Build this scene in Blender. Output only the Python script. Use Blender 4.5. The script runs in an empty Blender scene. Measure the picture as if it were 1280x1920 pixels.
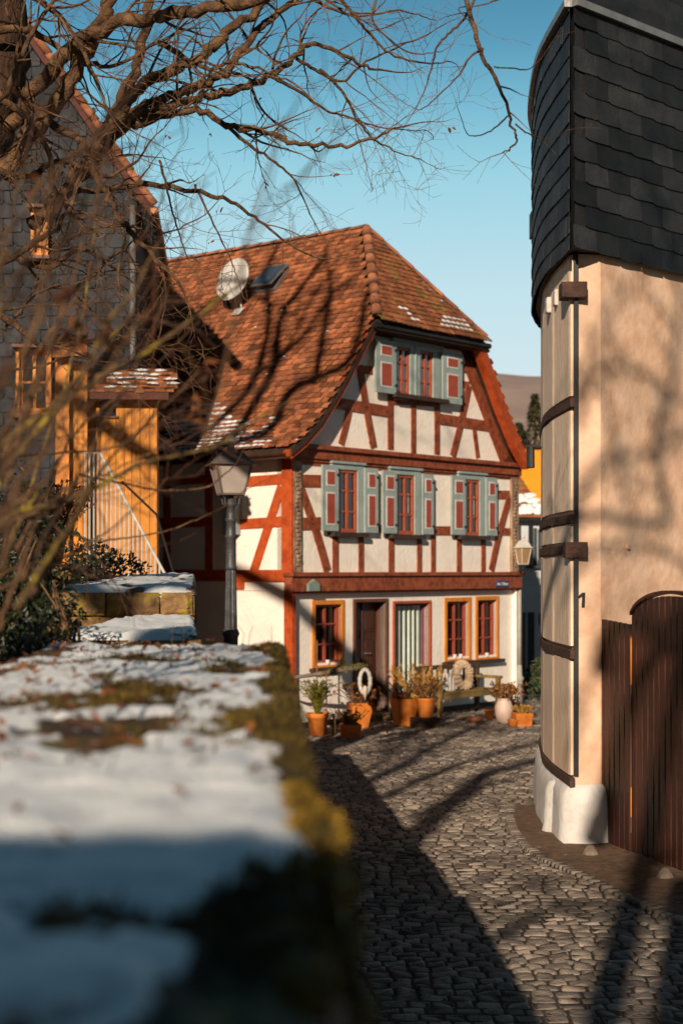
import bpy, math, random
from mathutils import Vector, Matrix, noise
R = random.Random(7)
V = Vector
scene = bpy.context.scene
COL = scene.collection
CAMZ, FPX, CXP, HZP = 2.6, 3000.0, 640.0, 1068.0
AZ, EL = math.radians(11.5), math.radians(20.3)
LD = V((math.sin(AZ)*math.cos(EL), math.cos(AZ)*math.cos(EL), -math.sin(EL)))

# ------------------------------------------------------------------ materials
def nt(m):
    m.use_nodes = True
    return m.node_tree.nodes, m.node_tree.links
def mat(name, c1, c2=None, scale=6.0, rough=0.8, bump=0.0, bscale=None, stretch=(1,1,1), attr=0.0,
        metal=0.0, spec=0.35, detail=6.0, c3=None, c3pos=0.62, trans=0.0, coat=0.0):
    m = bpy.data.materials.new(name); n, l = nt(m)
    b = n['Principled BSDF']
    b.inputs['Roughness'].default_value = rough
    b.inputs['Metallic'].default_value = metal
    b.inputs['Specular IOR Level'].default_value = spec
    if coat: b.inputs['Coat Weight'].default_value = coat
    tc = n.new('ShaderNodeTexCoord'); mp = n.new('ShaderNodeMapping')
    mp.inputs['Scale'].default_value = stretch
    l.new(tc.outputs['Object'], mp.inputs['Vector'])
    nz = n.new('ShaderNodeTexNoise'); nz.inputs['Scale'].default_value = scale
    nz.inputs['Detail'].default_value = detail; nz.inputs['Roughness'].default_value = 0.62
    l.new(mp.outputs['Vector'], nz.inputs['Vector'])
    rp = n.new('ShaderNodeValToRGB')
    e = rp.color_ramp.elements
    c2 = c2 or c1
    e[0].position = 0.32; e[0].color = (*c1, 1)
    e[1].position = 0.68 if c3 is None else 0.55; e[1].color = (*c2, 1)
    if c3 is not None:
        k = e.new(c3pos); k.color = (*c3, 1)
    l.new(nz.outputs['Fac'], rp.inputs['Fac'])
    out = rp.outputs['Color']
    if attr:
        at = n.new('ShaderNodeAttribute'); at.attribute_name = 'rnd'
        mr = n.new('ShaderNodeMapRange'); mr.inputs['To Min'].default_value = 1-attr; mr.inputs['To Max'].default_value = 1+attr
        l.new(at.outputs['Fac'], mr.inputs['Value'])
        mx = n.new('ShaderNodeVectorMath'); mx.operation = 'SCALE'
        l.new(out, mx.inputs[0]); l.new(mr.outputs['Result'], mx.inputs['Scale'])
        out = mx.outputs['Vector']
    l.new(out, b.inputs['Base Color'])
    if bump:
        n2 = n.new('ShaderNodeTexNoise'); n2.inputs['Scale'].default_value = bscale or scale*5
        n2.inputs['Detail'].default_value = 5
        l.new(mp.outputs['Vector'], n2.inputs['Vector'])
        bp = n.new('ShaderNodeBump'); bp.inputs['Strength'].default_value = bump; bp.inputs['Distance'].default_value = 0.02
        l.new(n2.outputs['Fac'], bp.inputs['Height']); l.new(bp.outputs['Normal'], b.inputs['Normal'])
    if trans:
        tr = n.new('ShaderNodeBsdfTranslucent'); l.new(out, tr.inputs['Color'])
        ms = n.new('ShaderNodeMixShader'); ms.inputs[0].default_value = trans
        l.new(b.outputs[0], ms.inputs[1]); l.new(tr.outputs[0], ms.inputs[2])
        l.new(ms.outputs[0], n['Material Output'].inputs['Surface'])
    return m

M = {}
M['plaster'] = mat('lime_plaster', (.88,.76,.67), (.97,.88,.79), 2.2, .9, .45, 14, c3=(.97,.89,.81), c3pos=.72)
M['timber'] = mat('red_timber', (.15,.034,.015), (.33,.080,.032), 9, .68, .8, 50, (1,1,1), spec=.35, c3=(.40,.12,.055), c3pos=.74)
M['timber_lit'] = mat('sunlit_red_timber', (.38,.050,.010), (.62,.105,.018), 8, .65, .7, 50)  # side timbers' sunlit tone put into the colour; also the bright red bargeboards
M['dark_timber'] = mat('dark_red_timber', (.07,.02,.014), (.12,.03,.018), 5, .7, .4, 25)
M['carved'] = mat('weathered_carved_wood', (.16,.09,.06), (.36,.23,.15), 14, .8, .8, 40, (1,1,.35), c3=(.42,.30,.2))
M['shutter'] = mat('grey_green_paint', (.27,.33,.32), (.37,.43,.41), 5, .6, .25, 30)
M['shutter_red'] = mat('shutter_panel_red', (.33,.06,.035), (.42,.08,.045), 8, .6, .2)
M['white_paint'] = mat('white_paint', (.62,.60,.57), (.72,.70,.66), 10, .6, .2)
M['sash'] = mat('red_sash_paint', (.36,.07,.03), (.46,.10,.04), 8, .5, .2)
M['sash_dark'] = mat('wine_sash_paint', (.24,.045,.025), (.34,.065,.035), 8, .5, .2)
M['orange_wood'] = mat('orange_varnished_wood', (.56,.17,.015), (.76,.28,.03), 7, .5, .3, 40, (1,1,.3), spec=.4)
M['sill'] = mat('dark_sill', (.035,.02,.015), (.07,.04,.03), 8, .7, .3)
M['door'] = mat('dark_brown_door', (.045,.016,.010), (.085,.03,.018), 6, .42, .4, 30, (1,1,.2), spec=.5)
M['doorframe'] = mat('brown_door_frame', (.10,.035,.02), (.16,.055,.03), 6, .5, .3, 30, (1,1,.2))
M['glass'] = mat('window_glass', (.012,.014,.016), (.02,.022,.025), 3, .06, 0, spec=.9)
M['glass_sky'] = mat('sky_tinted_glass', (.05,.08,.11), (.10,.16,.22), 3, .05, .12, 4, spec=1.0, coat=1.0)  # blue base colour stands in for sky reflected in the gable panes
M['curtain'] = mat('pale_green_curtain', (.50,.58,.50), (.66,.72,.64), 6, .9, .1)
M['lace'] = mat('white_lace', (.35,.35,.33), (.5,.5,.47), 20, .9, .1)
M['tile'] = mat('clay_roof_tile', (.19,.066,.032), (.40,.135,.055), 2.2, .88, .7, 45, attr=.5, c3=(.17,.075,.04), c3pos=.72)
M['tile_moss'] = mat('mossy_roof_tile', (.24,.075,.035), (.34,.12,.045), 2.6, .9, .7, 45, attr=.35, c3=(.20,.15,.03), c3pos=.66)
M['ridge'] = mat('ridge_tile', (.30,.10,.045), (.42,.17,.09), 5, .85, .5, 40, attr=.3)
M['underlay'] = mat('roof_underside', (.035,.018,.012), (.06,.03,.02), 5, .9)
M['copper'] = mat('brown_gutter_metal', (.16,.07,.035), (.24,.11,.05), 6, .45, .2, metal=.5)
M['snow'] = mat('snow', (.80,.84,.90), (.93,.93,.95), 5, .55, .6, 22, spec=.3)
M['slate'] = mat('dark_slate', (.009,.010,.012), (.030,.029,.030), 3, .6, .6, 30, attr=.65, spec=.35)
M['slate_old'] = mat('weathered_grey_slate', (.014,.016,.020), (.040,.045,.054), 3, .75, .5, 30, attr=.35)
M['peach'] = mat('peach_plaster', (.66,.39,.25), (.86,.57,.40), 2.4, .92, .6, 9, c3=(.92,.66,.49), c3pos=.72)
M['board_pale'] = mat('pale_painted_board', (.82,.59,.43), (.94,.72,.54), 4, .88, .5, 20, (1,1,.4))
M['rail'] = mat('dark_weathered_rail', (.05,.025,.018), (.11,.055,.04), 9, .8, .9, 26)
M['plinth'] = mat('white_plinth_plaster', (.58,.54,.51), (.76,.72,.69), 3.5, .85, .6, 10, c3=(.8,.77,.74), c3pos=.7)
M['gate'] = mat('red_brown_gate_wood', (.028,.009,.006), (.085,.024,.014), 3.5, .45, .7, 18, (6,6,.22), spec=.4, attr=.22)
M['cobble'] = mat('cobblestone', (.13,.105,.088), (.31,.25,.205), 3, .75, .7, 60, attr=.38, spec=.3, c3=(.23,.165,.125), c3pos=.7)
M['joint'] = mat('joint_soil', (.045,.034,.026), (.10,.072,.05), 9, .95, .6)
M['ground'] = mat('garden_soil', (.025,.020,.014), (.06,.05,.025), 3, .95, .7)
M['edging'] = mat('orange_brown_leaf_litter', (.085,.05,.03), (.23,.14,.085), 14, .9, .8)
M['stone'] = mat('mossy_sandstone', (.09,.045,.022), (.26,.15,.06), 8, .95, 1.0, 30, attr=.3, c3=(.30,.21,.025), c3pos=.60)
M['moss'] = mat('moss', (.022,.016,.006), (.10,.065,.012), 7, .95, .9, 60, c3=(.24,.16,.02), c3pos=.70, attr=.5)
M['leaf_dead'] = mat('dead_leaf', (.13,.035,.015), (.34,.13,.04), 9, .8, .2, attr=.5, trans=.25)
M['holly'] = mat('glossy_evergreen_leaf', (.008,.012,.005), (.028,.036,.010), 9, .42, .2, attr=.5, spec=.4)
M['bark'] = mat('tree_bark', (.022,.012,.008), (.15,.078,.038), 9, .95, 1.0, 55, (1,1,1), c3=(.24,.14,.07), c3pos=.70)
M['twig'] = mat('twig_bark', (.055,.028,.016), (.26,.135,.062), 12, .85, .5, 60)
M['lichen'] = mat('lichen_bark', (.10,.055,.03), (.18,.11,.04), 8, .9, .7, 50, c3=(.34,.24,.03), c3pos=.60)
M['shrubtwig'] = mat('shrub_twig', (.035,.016,.010), (.13,.055,.025), 12, .7, .3)
M['terracotta'] = mat('terracotta', (.52,.13,.018), (.72,.24,.035), 6, .8, .4, 30)
M['terra_dark'] = mat('old_terracotta', (.26,.09,.045), (.38,.14,.07), 6, .85, .5, 30)
M['fern'] = mat('yellow_green_foliage', (.11,.12,.012), (.30,.24,.035), 9, .7, .1, attr=.5, trans=.35)
M['dry'] = mat('dry_flower_heads', (.26,.09,.02), (.50,.23,.06), 12, .85, .2, attr=.5, trans=.25)
M['straw'] = mat('yellow_dry_stems', (.42,.22,.04), (.60,.34,.08), 12, .85, .2, attr=.4, trans=.2)
M['bench'] = mat('mossy_bench_wood', (.16,.095,.03), (.30,.19,.06), 8, .8, .6, 30, (1,1,1))
M['bench_dark'] = mat('dark_bench_wood', (.05,.03,.02), (.10,.06,.035), 8, .8, .6, 30)
M['wreath'] = mat('shell_wreath', (.42,.28,.17), (.62,.46,.32), 14, .8, .6)
M['wood_white'] = mat('whitewashed_wood', (.5,.46,.42), (.68,.64,.6), 10, .8, .4)
M['ceramic'] = mat('pink_cream_ceramic', (.62,.44,.36), (.72,.55,.47), 4, .5, .2)
M['iron'] = mat('grey_cast_iron', (.055,.055,.060), (.10,.10,.105), 7, .48, .3, metal=.35, spec=.5)
M['iron_brown'] = mat('weathered_lantern_metal', (.13,.105,.095), (.21,.17,.15), 7, .5, .2, metal=.3)
M['milk'] = mat('frosted_lantern_glass', (.55,.45,.40), (.68,.57,.51), 5, .25, 0, spec=.6, trans=.35)
M['lamp_white'] = mat('pale_lantern_paint', (.55,.50,.46), (.68,.63,.58), 7, .5, .2)
M['amber'] = mat('amber_lantern_glass', (.42,.26,.12), (.52,.34,.17), 5, .3, 0, spec=.6, trans=.3)
M['dish'] = mat('dish_grey_paint', (.58,.57,.55), (.68,.67,.65), 5, .5, .15)
M['skylight'] = mat('skylight_glass', (.03,.05,.07), (.05,.08,.11), 3, .08, 0, spec=.9)
M['zinc'] = mat('zinc', (.20,.20,.20), (.32,.31,.30), 5, .45, .2, metal=.5)
M['pipe'] = mat('grey_downpipe_paint', (.34,.31,.28), (.46,.42,.38), 6, .6, .2)
M['railing'] = mat('galvanised_steel', (.50,.46,.42), (.62,.58,.54), 6, .4, .2, metal=.1)
M['larch'] = mat('orange_larch_board', (.46,.15,.022), (.74,.29,.045), 4, .65, .6, 30, (3,3,.35), attr=.22, c3=(.30,.10,.02), c3pos=.70)
M['brick'] = mat('red_brick', (.28,.08,.04), (.42,.14,.07), 9, .9, .7, 30, attr=.3)
M['orange_wall'] = mat('orange_render', (.86,.29,.012), (.9,.33,.02), 2, .9, .1)
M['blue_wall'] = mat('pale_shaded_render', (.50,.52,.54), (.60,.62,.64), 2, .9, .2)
M['dark_paint'] = mat('dark_shutter_paint', (.03,.035,.04), (.06,.065,.07), 5, .7, .2)
M['hill'] = mat('hazy_bare_wooded_hill', (.27,.20,.175), (.40,.29,.25), .05, 1, 1.0, .35)  # brown woods lightened with distance haze in the base colour
M['conifer'] = mat('conifer_needles', (.05,.06,.015), (.13,.11,.03), 3, .85, .3, attr=.5, trans=.15)
M['bush'] = mat('far_bush_leaves', (.035,.05,.025), (.08,.09,.03), 3, .85, .3, attr=.5)
M['blue_enamel'] = mat('blue_enamel', (.02,.035,.13), (.03,.05,.18), 5, .3)
M['sign_white'] = mat('white_lettering', (.75,.75,.75), (.8,.8,.8), 5, .4)
M['black'] = mat('black_iron', (.012,.012,.012), (.03,.03,.03), 5, .5)
M['verdigris'] = mat('verdigris_lamp_shade', (.18,.24,.21), (.26,.32,.28), 7, .6, .2)
M['log'] = mat('grey_weathered_log', (.13,.09,.07), (.26,.2,.16), 9, .9, .8, 30)
M['purple'] = mat('plum_paint', (.15,.05,.09), (.2,.07,.11), 7, .6, .1)

# ------------------------------------------------------------------ mesh builder
class MB:
    def __init__(s): s.v=[]; s.f=[]; s.r=[]; s.mi=[]; s.cur=0.5; s.m=0; s.pa=[]
    def add(s, vs, fs, r=None):
        b=len(s.v); s.v.extend([tuple(p) for p in vs])
        rr = s.cur if r is None else r
        for f in fs: s.f.append([b+i for i in f]); s.r.append(rr); s.mi.append(s.m)
    def hexa(s, p, r=None):   # p: 8 points, bottom 0-3, top 4-7
        s.add(p, [(0,3,2,1),(4,5,6,7),(0,1,5,4),(1,2,6,5),(2,3,7,6),(3,0,4,7)], r)
    def box(s, x0,x1,y0,y1,z0,z1,r=None):
        s.hexa([(x0,y0,z0),(x1,y0,z0),(x1,y1,z0),(x0,y1,z0),(x0,y0,z1),(x1,y0,z1),(x1,y1,z1),(x0,y1,z1)], r)
    def prism(s, poly, d, r=None):
        n=len(poly); d=V(d); P=[V(p) for p in poly]
        s.add(P+[p+d for p in P], [tuple(range(n)), tuple(range(2*n-1,n-1,-1))]+[(i,i+n,(i+1)%n+n,(i+1)%n) for i in range(n)], r)
    def tube(s, pts, rad, n=6, r=None, cap=True):
        pts=[V(p) for p in pts]
        if len(pts)<2: return
        if not hasattr(rad,'__len__'): rad=[rad]*len(pts)
        vs=[]; ref=None
        for i,p in enumerate(pts):
            d=(pts[min(i+1,len(pts)-1)]-pts[max(i-1,0)])
            if d.length<1e-9: d=V((0,0,1))
            d.normalize()
            if ref is None:
                ref=d.cross(V((0.3,0.9,0.2))); 
                if ref.length<.1: ref=d.cross(V((1,0,0)))
            ref=(ref-d*ref.dot(d)); 
            if ref.length<1e-6: ref=d.orthogonal()
            ref.normalize(); q=d.cross(ref)
            for k in range(n):
                a=2*math.pi*k/n; vs.append(p+(ref*math.cos(a)+q*math.sin(a))*rad[i])
        fs=[]
        for i in range(len(pts)-1):
            for k in range(n):
                fs.append((i*n+k, i*n+(k+1)%n, (i+1)*n+(k+1)%n, (i+1)*n+k))
        if cap and n>3:
            fs.append(tuple(range(n-1,-1,-1))); fs.append(tuple((len(pts)-1)*n+k for k in range(n)))
        s.add(vs, fs, r)
    def lathe(s, c, prof, n=20, r=None, ax=None, flute=0, sq=None):
        c=V(c); vs=[]; 
        for (rad,z) in prof:
            for k in range(n):
                a=2*math.pi*k/n; rr=rad
                if flute and k%2: rr=rad*(1-flute)
                vs.append(c+V((rr*math.cos(a), rr*math.sin(a), z)))
        fs=[]
        for i in range(len(prof)-1):
            for k in range(n): fs.append((i*n+k, i*n+(k+1)%n, (i+1)*n+(k+1)%n, (i+1)*n+k))
        fs.append(tuple(range(n-1,-1,-1))); fs.append(tuple((len(prof)-1)*n+k for k in range(n)))
        s.add(vs, fs, r)
    def build(s, name, m, parent=None, smooth=False, bevel=0.0):
        me=bpy.data.meshes.new(name); me.from_pydata(s.v, [], s.f)
        ms = m if isinstance(m,(list,tuple)) else [m]
        for k in ms: me.materials.append(M[k])
        a=me.attributes.new('rnd','FLOAT','FACE'); a.data.foreach_set('value', s.r)
        if len(ms)>1: me.polygons.foreach_set('material_index', s.mi)
        if smooth: me.polygons.foreach_set('use_smooth',[True]*len(s.f))
        if s.pa:
            a=me.attributes.new('mask','FLOAT','POINT'); a.data.foreach_set('value', s.pa)
        me.update()
        o=bpy.data.objects.new(name, me); COL.objects.link(o)
        if parent is not None:
            o.parent=parent
            if parent.type=='EMPTY': o.matrix_parent_inverse=parent.matrix_basis.inverted()
        if name in ('snow_patches','moss','snow_cover','leaves','foliage','stems','branches','lichen_tufts'): o['kind']='stuff'
        if bevel:
            bv=o.modifiers.new('bevel','BEVEL'); bv.width=bevel; bv.segments=2; bv.limit_method='ANGLE'
        return o
def tag(o, label=None, cat=None, group=None, kind=None):
    if label: o['label']=label
    if cat: o['category']=cat
    if group: o['group']=group
    if kind: o['kind']=kind
    return o
def thing(name, loc, label, cat, group=None):
    o=bpy.data.objects.new(name, None); COL.objects.link(o); o.location=loc; o.empty_display_size=.1
    bpy.context.view_layer.update()
    return tag(o,label,cat,group)
def struct(name, mb, m, smooth=False):
    o=mb.build(name,m,None,smooth); o['kind']='structure'; return o
def at(x,y,Y): return V(((x-CXP)/FPX*Y, Y, CAMZ+(HZP-y)/FPX*Y))
def G(x,y,z=0):
    Y=(CAMZ-z)*FPX/(y-HZP); return V(((x-CXP)/FPX*Y, Y, z))
def rayplane(x,y,p,n):
    d=V(((x-CXP)/FPX,1,(HZP-y)/FPX)); o=V((0,0,CAMZ)); n=V(n)
    t=(V(p)-o).dot(n)/d.dot(n); return o+d*t

class Plane:
    def __init__(s, P0, ang):      # ang: direction of t from +X, normal to the right of t
        s.x,s.y=P0; s.c=math.cos(ang); s.s=math.sin(ang); s.N=V((s.s,-s.c,0)); s.F=V((s.c,s.s,0))
    def t(s,x,o=0):
        u=(x-CXP)/FPX; X=s.x+s.N.x*o; Y=s.y+s.N.y*o
        return (u*Y-X)/(s.c-u*s.s)
    def p(s,x,y,o=0):
        t=s.t(x,o); Y=s.y+s.N.y*o+t*s.s
        return (t, CAMZ+(HZP-y)/FPX*Y)
    def w(s,t,z,o=0): return V((s.x+s.c*t+s.N.x*o, s.y+s.s*t+s.N.y*o, z))
    def box(s,mb,t0,t1,z0,z1,o0,o1,r=None):
        if t0>t1: t0,t1=t1,t0
        mb.hexa([s.w(t0,z0,o1),s.w(t1,z0,o1),s.w(t1,z0,o0),s.w(t0,z0,o0),s.w(t0,z1,o1),s.w(t1,z1,o1),s.w(t1,z1,o0),s.w(t0,z1,o0)],r)
    def beam(s,mb,a,b,w,o0,o1,curve=0):
        a=V(a);b=V(b); d=(b-a); L=d.length; d.normalize(); q=V((-d.y,d.x))
        n=4 if curve else 1
        prev=None
        for i in range(n+1):
            f=i/n; c=a+d*L*f+q*curve*math.sin(math.pi*f)
            cur=(c+q*w/2,c-q*w/2)
            if prev:
                (p1,p2),(c1,c2)=prev,cur
                mb.hexa([s.w(*p2,o1),s.w(*c2,o1),s.w(*c2,o0),s.w(*p2,o0),s.w(*p1,o1),s.w(*c1,o1),s.w(*c1,o0),s.w(*p1,o0)])
            prev=cur
    def poly(s,mb,pts,o0,o1):
        P=[s.w(a,b,o1) for a,b in pts]; mb.prism(P, s.N*(o0-o1))
    def rect(s,x0,x1,yt,yb,o=0):  # y's taken at x0
        t0,z1=s.p(x0,yt,o); _,z0=s.p(x0,yb,o); t1=s.t(x1,o); return t0,t1,z0,z1
def wall_holes(mb,pl,t0,t1,z0,z1,holes,o,depth):
    ts=sorted({t0,t1,*[h[0] for h in holes],*[h[1] for h in holes]}); zs=sorted({z0,z1,*[h[2] for h in holes],*[h[3] for h in holes]})
    for i in range(len(ts)-1):
        for j in range(len(zs)-1):
            tm=(ts[i]+ts[i+1])/2; zm=(zs[j]+zs[j+1])/2
            if any(h[0]<tm<h[1] and h[2]<zm<h[3] for h in holes): continue
            mb.add([pl.w(ts[i],zs[j],o),pl.w(ts[i+1],zs[j],o),pl.w(ts[i+1],zs[j+1],o),pl.w(ts[i],zs[j+1],o)],[(0,1,2,3)])
    for h in holes:
        a,b,c,d=h[:4]
        q=[pl.w(a,c,o),pl.w(b,c,o),pl.w(b,d,o),pl.w(a,d,o),pl.w(a,c,o-depth),pl.w(b,c,o-depth),pl.w(b,d,o-depth),pl.w(a,d,o-depth)]
        mb.add(q,[(0,4,5,1),(1,5,6,2),(2,6,7,3),(3,7,4,0),(4,7,6,5)])

# ------------------------------------------------------------------ world, sun, camera
w=bpy.data.worlds.new("World"); scene.world=w; w.use_nodes=True
n=w.node_tree.nodes; l=w.node_tree.links
bg=n['Background']
sky=n.new('ShaderNodeTexSky'); sky.sky_type='NISHITA'; sky.sun_disc=False
sky.sun_elevation=EL; sky.sun_rotation=math.radians(191.5); sky.air_density=1.0; sky.dust_density=.6; sky.ozone_density=1.6
tc=n.new('ShaderNodeTexCoord'); sp=n.new('ShaderNodeSeparateXYZ'); l.new(tc.outputs['Generated'],sp.inputs[0])
rp=n.new('ShaderNodeValToRGB'); l.new(sp.outputs['Z'],rp.inputs['Fac'])
e=rp.color_ramp.elements
SKY=[(0.0,(.88,.93,.97)),(.10,(.80,.92,.96)),(.17,(.64,.89,.96)),(.24,(.38,.77,.89)),(.28,(.20,.56,.73)),(.31,(.10,.38,.56)),(.345,(.06,.27,.43)),(.45,(.03,.12,.19)),(1.0,(.02,.05,.08))]
e[0].position=0; e[0].color=(*SKY[0][1],1); e[1].position=1; e[1].color=(*SKY[-1][1],1)
for p,c in SKY[1:-1]:
    k=e.new(p); k.color=(*c,1)
ml=n.new('ShaderNodeVectorMath'); ml.operation='SCALE'; ml.inputs['Scale'].default_value=8.0
l.new(rp.outputs['Color'],ml.inputs[0])
mx=n.new('ShaderNodeMix'); mx.data_type='RGBA'; mx.inputs['Factor'].default_value=.86
l.new(sky.outputs[0],mx.inputs[6]); l.new(ml.outputs[0],mx.inputs[7])
my=n.new('ShaderNodeMapRange'); my.inputs['From Min'].default_value=-.35; my.inputs['From Max'].default_value=.45; my.inputs['To Min'].default_value=.22; my.inputs['To Max'].default_value=1.0
l.new(sp.outputs['Y'],my.inputs['Value'])
m2=n.new('ShaderNodeVectorMath'); m2.operation='SCALE'; l.new(mx.outputs[2],m2.inputs[0]); l.new(my.outputs['Result'],m2.inputs['Scale'])
l.new(m2.outputs[0],bg.inputs['Color']); bg.inputs['Strength'].default_value=0.11
sl=bpy.data.lights.new('sun','SUN'); sl.energy=5.0; sl.angle=math.radians(.53); sl.color=(1.0,.84,.65)
so=bpy.data.objects.new('sun',sl); COL.objects.link(so); so.rotation_euler=LD.to_track_quat('-Z','Y').to_euler(); so.location=(-20,-40,30)
cd=bpy.data.cameras.new('camera'); co=bpy.data.objects.new('camera',cd); COL.objects.link(co); scene.camera=co
co.location=(0,0,CAMZ); co.rotation_euler=(math.radians(90),0,0)
cd.sensor_fit='VERTICAL'; cd.sensor_height=36; cd.sensor_width=24; cd.lens=FPX/1920*36; cd.shift_y=108/1920
cd.clip_end=3000; cd.clip_start=.05
cd.dof.use_dof=True; cd.dof.focus_distance=12.0; cd.dof.aperture_fstop=2.6
scene.view_settings.view_transform='Standard'; scene.view_settings.look='None'; scene.view_settings.exposure=0

# ------------------------------------------------------------------ ground and road
g=MB(); g.add([(-900,-60,-.05),(900,-60,-.05),(900,900,-.05),(-900,900,-.05)],[(0,1,2,3)]); struct('ground',g,'ground')
def nz(x,y,z=0): return noise.noise(V((x,y,z)))
g=MB()
g.add([(-3,2,0),(9,2,0),(9,60,0),(-3,60,0)],[(0,1,2,3)]); 
for i in range(len(g.v)): pass
g2=MB(); g2.m=1
g2.add([(p[0],p[1],-.004) for p in g.v],[(0,1,2,3)])
y=7.2; row=0
while y<33:
    dy=R.uniform(.125,.150)
    x=-2.4+R.uniform(0,.1)
    while x<4.7:
        dx=R.uniform(.11,.19)
        cx=x+dx/2; cy=y+dy/2+.06*math.sin(cx*1.1+y*.15)+R.uniform(-.005,.005)
        hx=dx/2-.009; hy=dy/2-.009
        if not (cy>16.5 and cx>2.35+(cy-16)*.15) and not(cy<16.5 and cx>3.6):
            tilt=R.uniform(-.012,.012); tilt2=R.uniform(-.010,.010); h=.008+R.uniform(-.003,.003)+.012*nz(cx*.7,cy*.7)
            o1=[]; o2=[]
            ch=[R.uniform(.72,.9) for _ in range(8)]
            OC=[(1,ch[0]),(ch[1],1),(-ch[2],1),(-1,ch[3]),(-1,-ch[4]),(-ch[5],-1),(ch[6],-1),(1,-ch[7])]
            for ca,sa in OC:
                px=ca*hx*R.uniform(.93,1.03); py=sa*hy*R.uniform(.92,1.03)
                o1.append((cx+px,cy+py,-.02)); o2.append((cx+px*.84,cy+py*.80,h+tilt*ca+tilt2*sa))
            mid=[(cx+(a[0]-cx)*1.0,cy+(a[1]-cy)*1.0,h*.35) for a in o1]
            vs=o1+mid+o2+[(cx,cy,h+.006)]
            fs=[(k,(k+1)%8,8+(k+1)%8,8+k) for k in range(8)]+[(8+k,8+(k+1)%8,16+(k+1)%8,16+k) for k in range(8)]+[(16+k,16+(k+1)%8,24) for k in range(8)]
            rr=R.random(); g2.m=0
            g2.add(vs,fs,rr)
        x+=dx
    y+=dy
struct('road',g2,['cobble','joint'],smooth=True)
# footpath of dark slabs in front of the house, litter along the tower foot
g=MB()
for k in range(16):
    a=k/15; 
    p=[at(0,0,1)]*0
path=[G(958,1512),G(955,1535),G(962,1560),G(985,1590),G(1020,1615),G(1080,1640),G(1180,1690),G(1290,1740)]
inner=[G(1015,1512),G(1020,1530),G(1030,1555),G(1050,1570),G(1100,1572),G(1180,1585),G(1230,1600),G(1290,1640)]
vs=[];fs=[]
for i in range(len(path)):
    for k in range(9):
        f=k/8; p=path[i].lerp(inner[i],f); vs.append((p.x,p.y,.012+.016*f+.02*abs(nz(p.x*9,p.y*9))))
for i in range(len(path)-1):
    for k in range(8): fs.append((i*9+k,i*9+k+1,(i+1)*9+k+1,(i+1)*9+k))
g.add(vs,fs)
o=g.build('gutter_path','edging',None,True); o['kind']='structure'
g=MB()   # curved row of edging setts
for i in range(60):
    f=i/59*(len(path)-1); k=min(int(f),len(path)-2); p=path[k].lerp(path[k+1],f-k)
    d=(path[k+1]-path[k]).normalized(); q=V((-d.y,d.x,0))
    a=.045; b=.05
    h=.035+R.uniform(-.006,.006)
    g.hexa([p-d*a-q*b,p+d*a-q*b,p+d*a+q*b,p-d*a+q*b]+[V((v.x,v.y,h)) for v in (p-d*a*.8-q*b*.8,p+d*a*.8-q*b*.8,p+d*a*.8+q*b*.8,p-d*a*.8+q*b*.8)],R.random())
o=g.build('edging_stones','cobble',None,True); o['kind']='structure'

# ------------------------------------------------------------------ half-timbered house
TH=math.atan2(.772,.636)
F=Plane((-.81,25.8),TH)                      # front gable
S=Plane((-.81,25.8),TH+math.pi/2)            # side: t grows backwards; its N points right -> flip
S.N=-S.N
Bd=V((-.772,.636,0))
house=thing('half_timbered_house',(1.2,28.5,0),'white half-timbered house with dark red beams, grey-green shutters and a steep clay tile roof','house')
LZ0,LZ1=-.05,CAMZ+(HZP-1108)/FPX*25.8       # ground floor heights
fw=6.58
zt=lambda y: CAMZ+(HZP-y)/FPX*25.8
# ground floor openings
def Z2(zx,zy): return (520+zx/2.4615,1050+zy/2.4615)
GO=-.10
def rectz2(a,b,c,d,o): 
    x0,yt=Z2(a,c); x1,yb=Z2(b,d); return F.rect(x0,x1,yt,yb,o)
w1=rectz2(158,306,187,500,GO); dr=rectz2(347,507,180,722,GO); bw=rectz2(530,705,190,640,GO); w2=rectz2(768,890,174,470,GO); w3=rectz2(910,1018,168,462,GO)
def inset(r,a,b=None): 
    b=a if b is None else b; return (r[0]+a,r[1]-a,r[2]+b,r[3]-b)
CAS=.075
holes=[inset(w1,CAS),(dr[0]+.06,dr[1]-.06,.02,dr[3]-.06),(bw[0]+.05,bw[1]-.05,bw[2]+.03,bw[3]-.05),inset(w2,CAS),inset(w3,CAS)]
b_=MB(); wall_holes(b_,F,0,fw,LZ0,LZ1,holes,GO,.30)
b_.build('wall','plaster',house)
# floor-1 z range
zb2b=F.p(546,1110,.08)[1]; zb2t=F.p(546,1073,.08)[1]; zb1b=F.p(550,857,.08)[1]; zb1t=F.p(550,830,.08)[1]
# roof profile: half-width from ridge -> z
TR=3.45; RZ=8.78; HB=1.2
prof=[(0,RZ),(1.62,6.84),(2.55,5.62),(3.05,5.05),(3.45,4.72),(3.80,4.50)]
gz=lambda t: None
SX={-1:1.0,1:.88}
def roofz(hw):
    for (a,za),(b2,zb) in zip(prof,prof[1:]):
        if hw<=b2: return za+(zb-za)*(hw-a)/(b2-a)
    return prof[-1][1]
def gable_pts(off):   # outline of gable wall under the roof
    L=[]
    for k in range(0,13):
        t=.0+(TR-1.45)*k/12; L.append((t,roofz(abs(t-TR))-off))
    Rr=[]
    for k in range(0,13):
        t=TR+1.30+(fw-TR-1.30)*k/12; Rr.append((t,roofz((t-TR)/.88)-off))
    return [(0,zb2t)]+[(fw,zb2t)]+Rr[::-1]+L[::-1]
b_=MB(); F.poly(b_,gable_pts(.10),-.3,0); b_.build('wall','plaster',house)
b_=MB(); 
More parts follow.
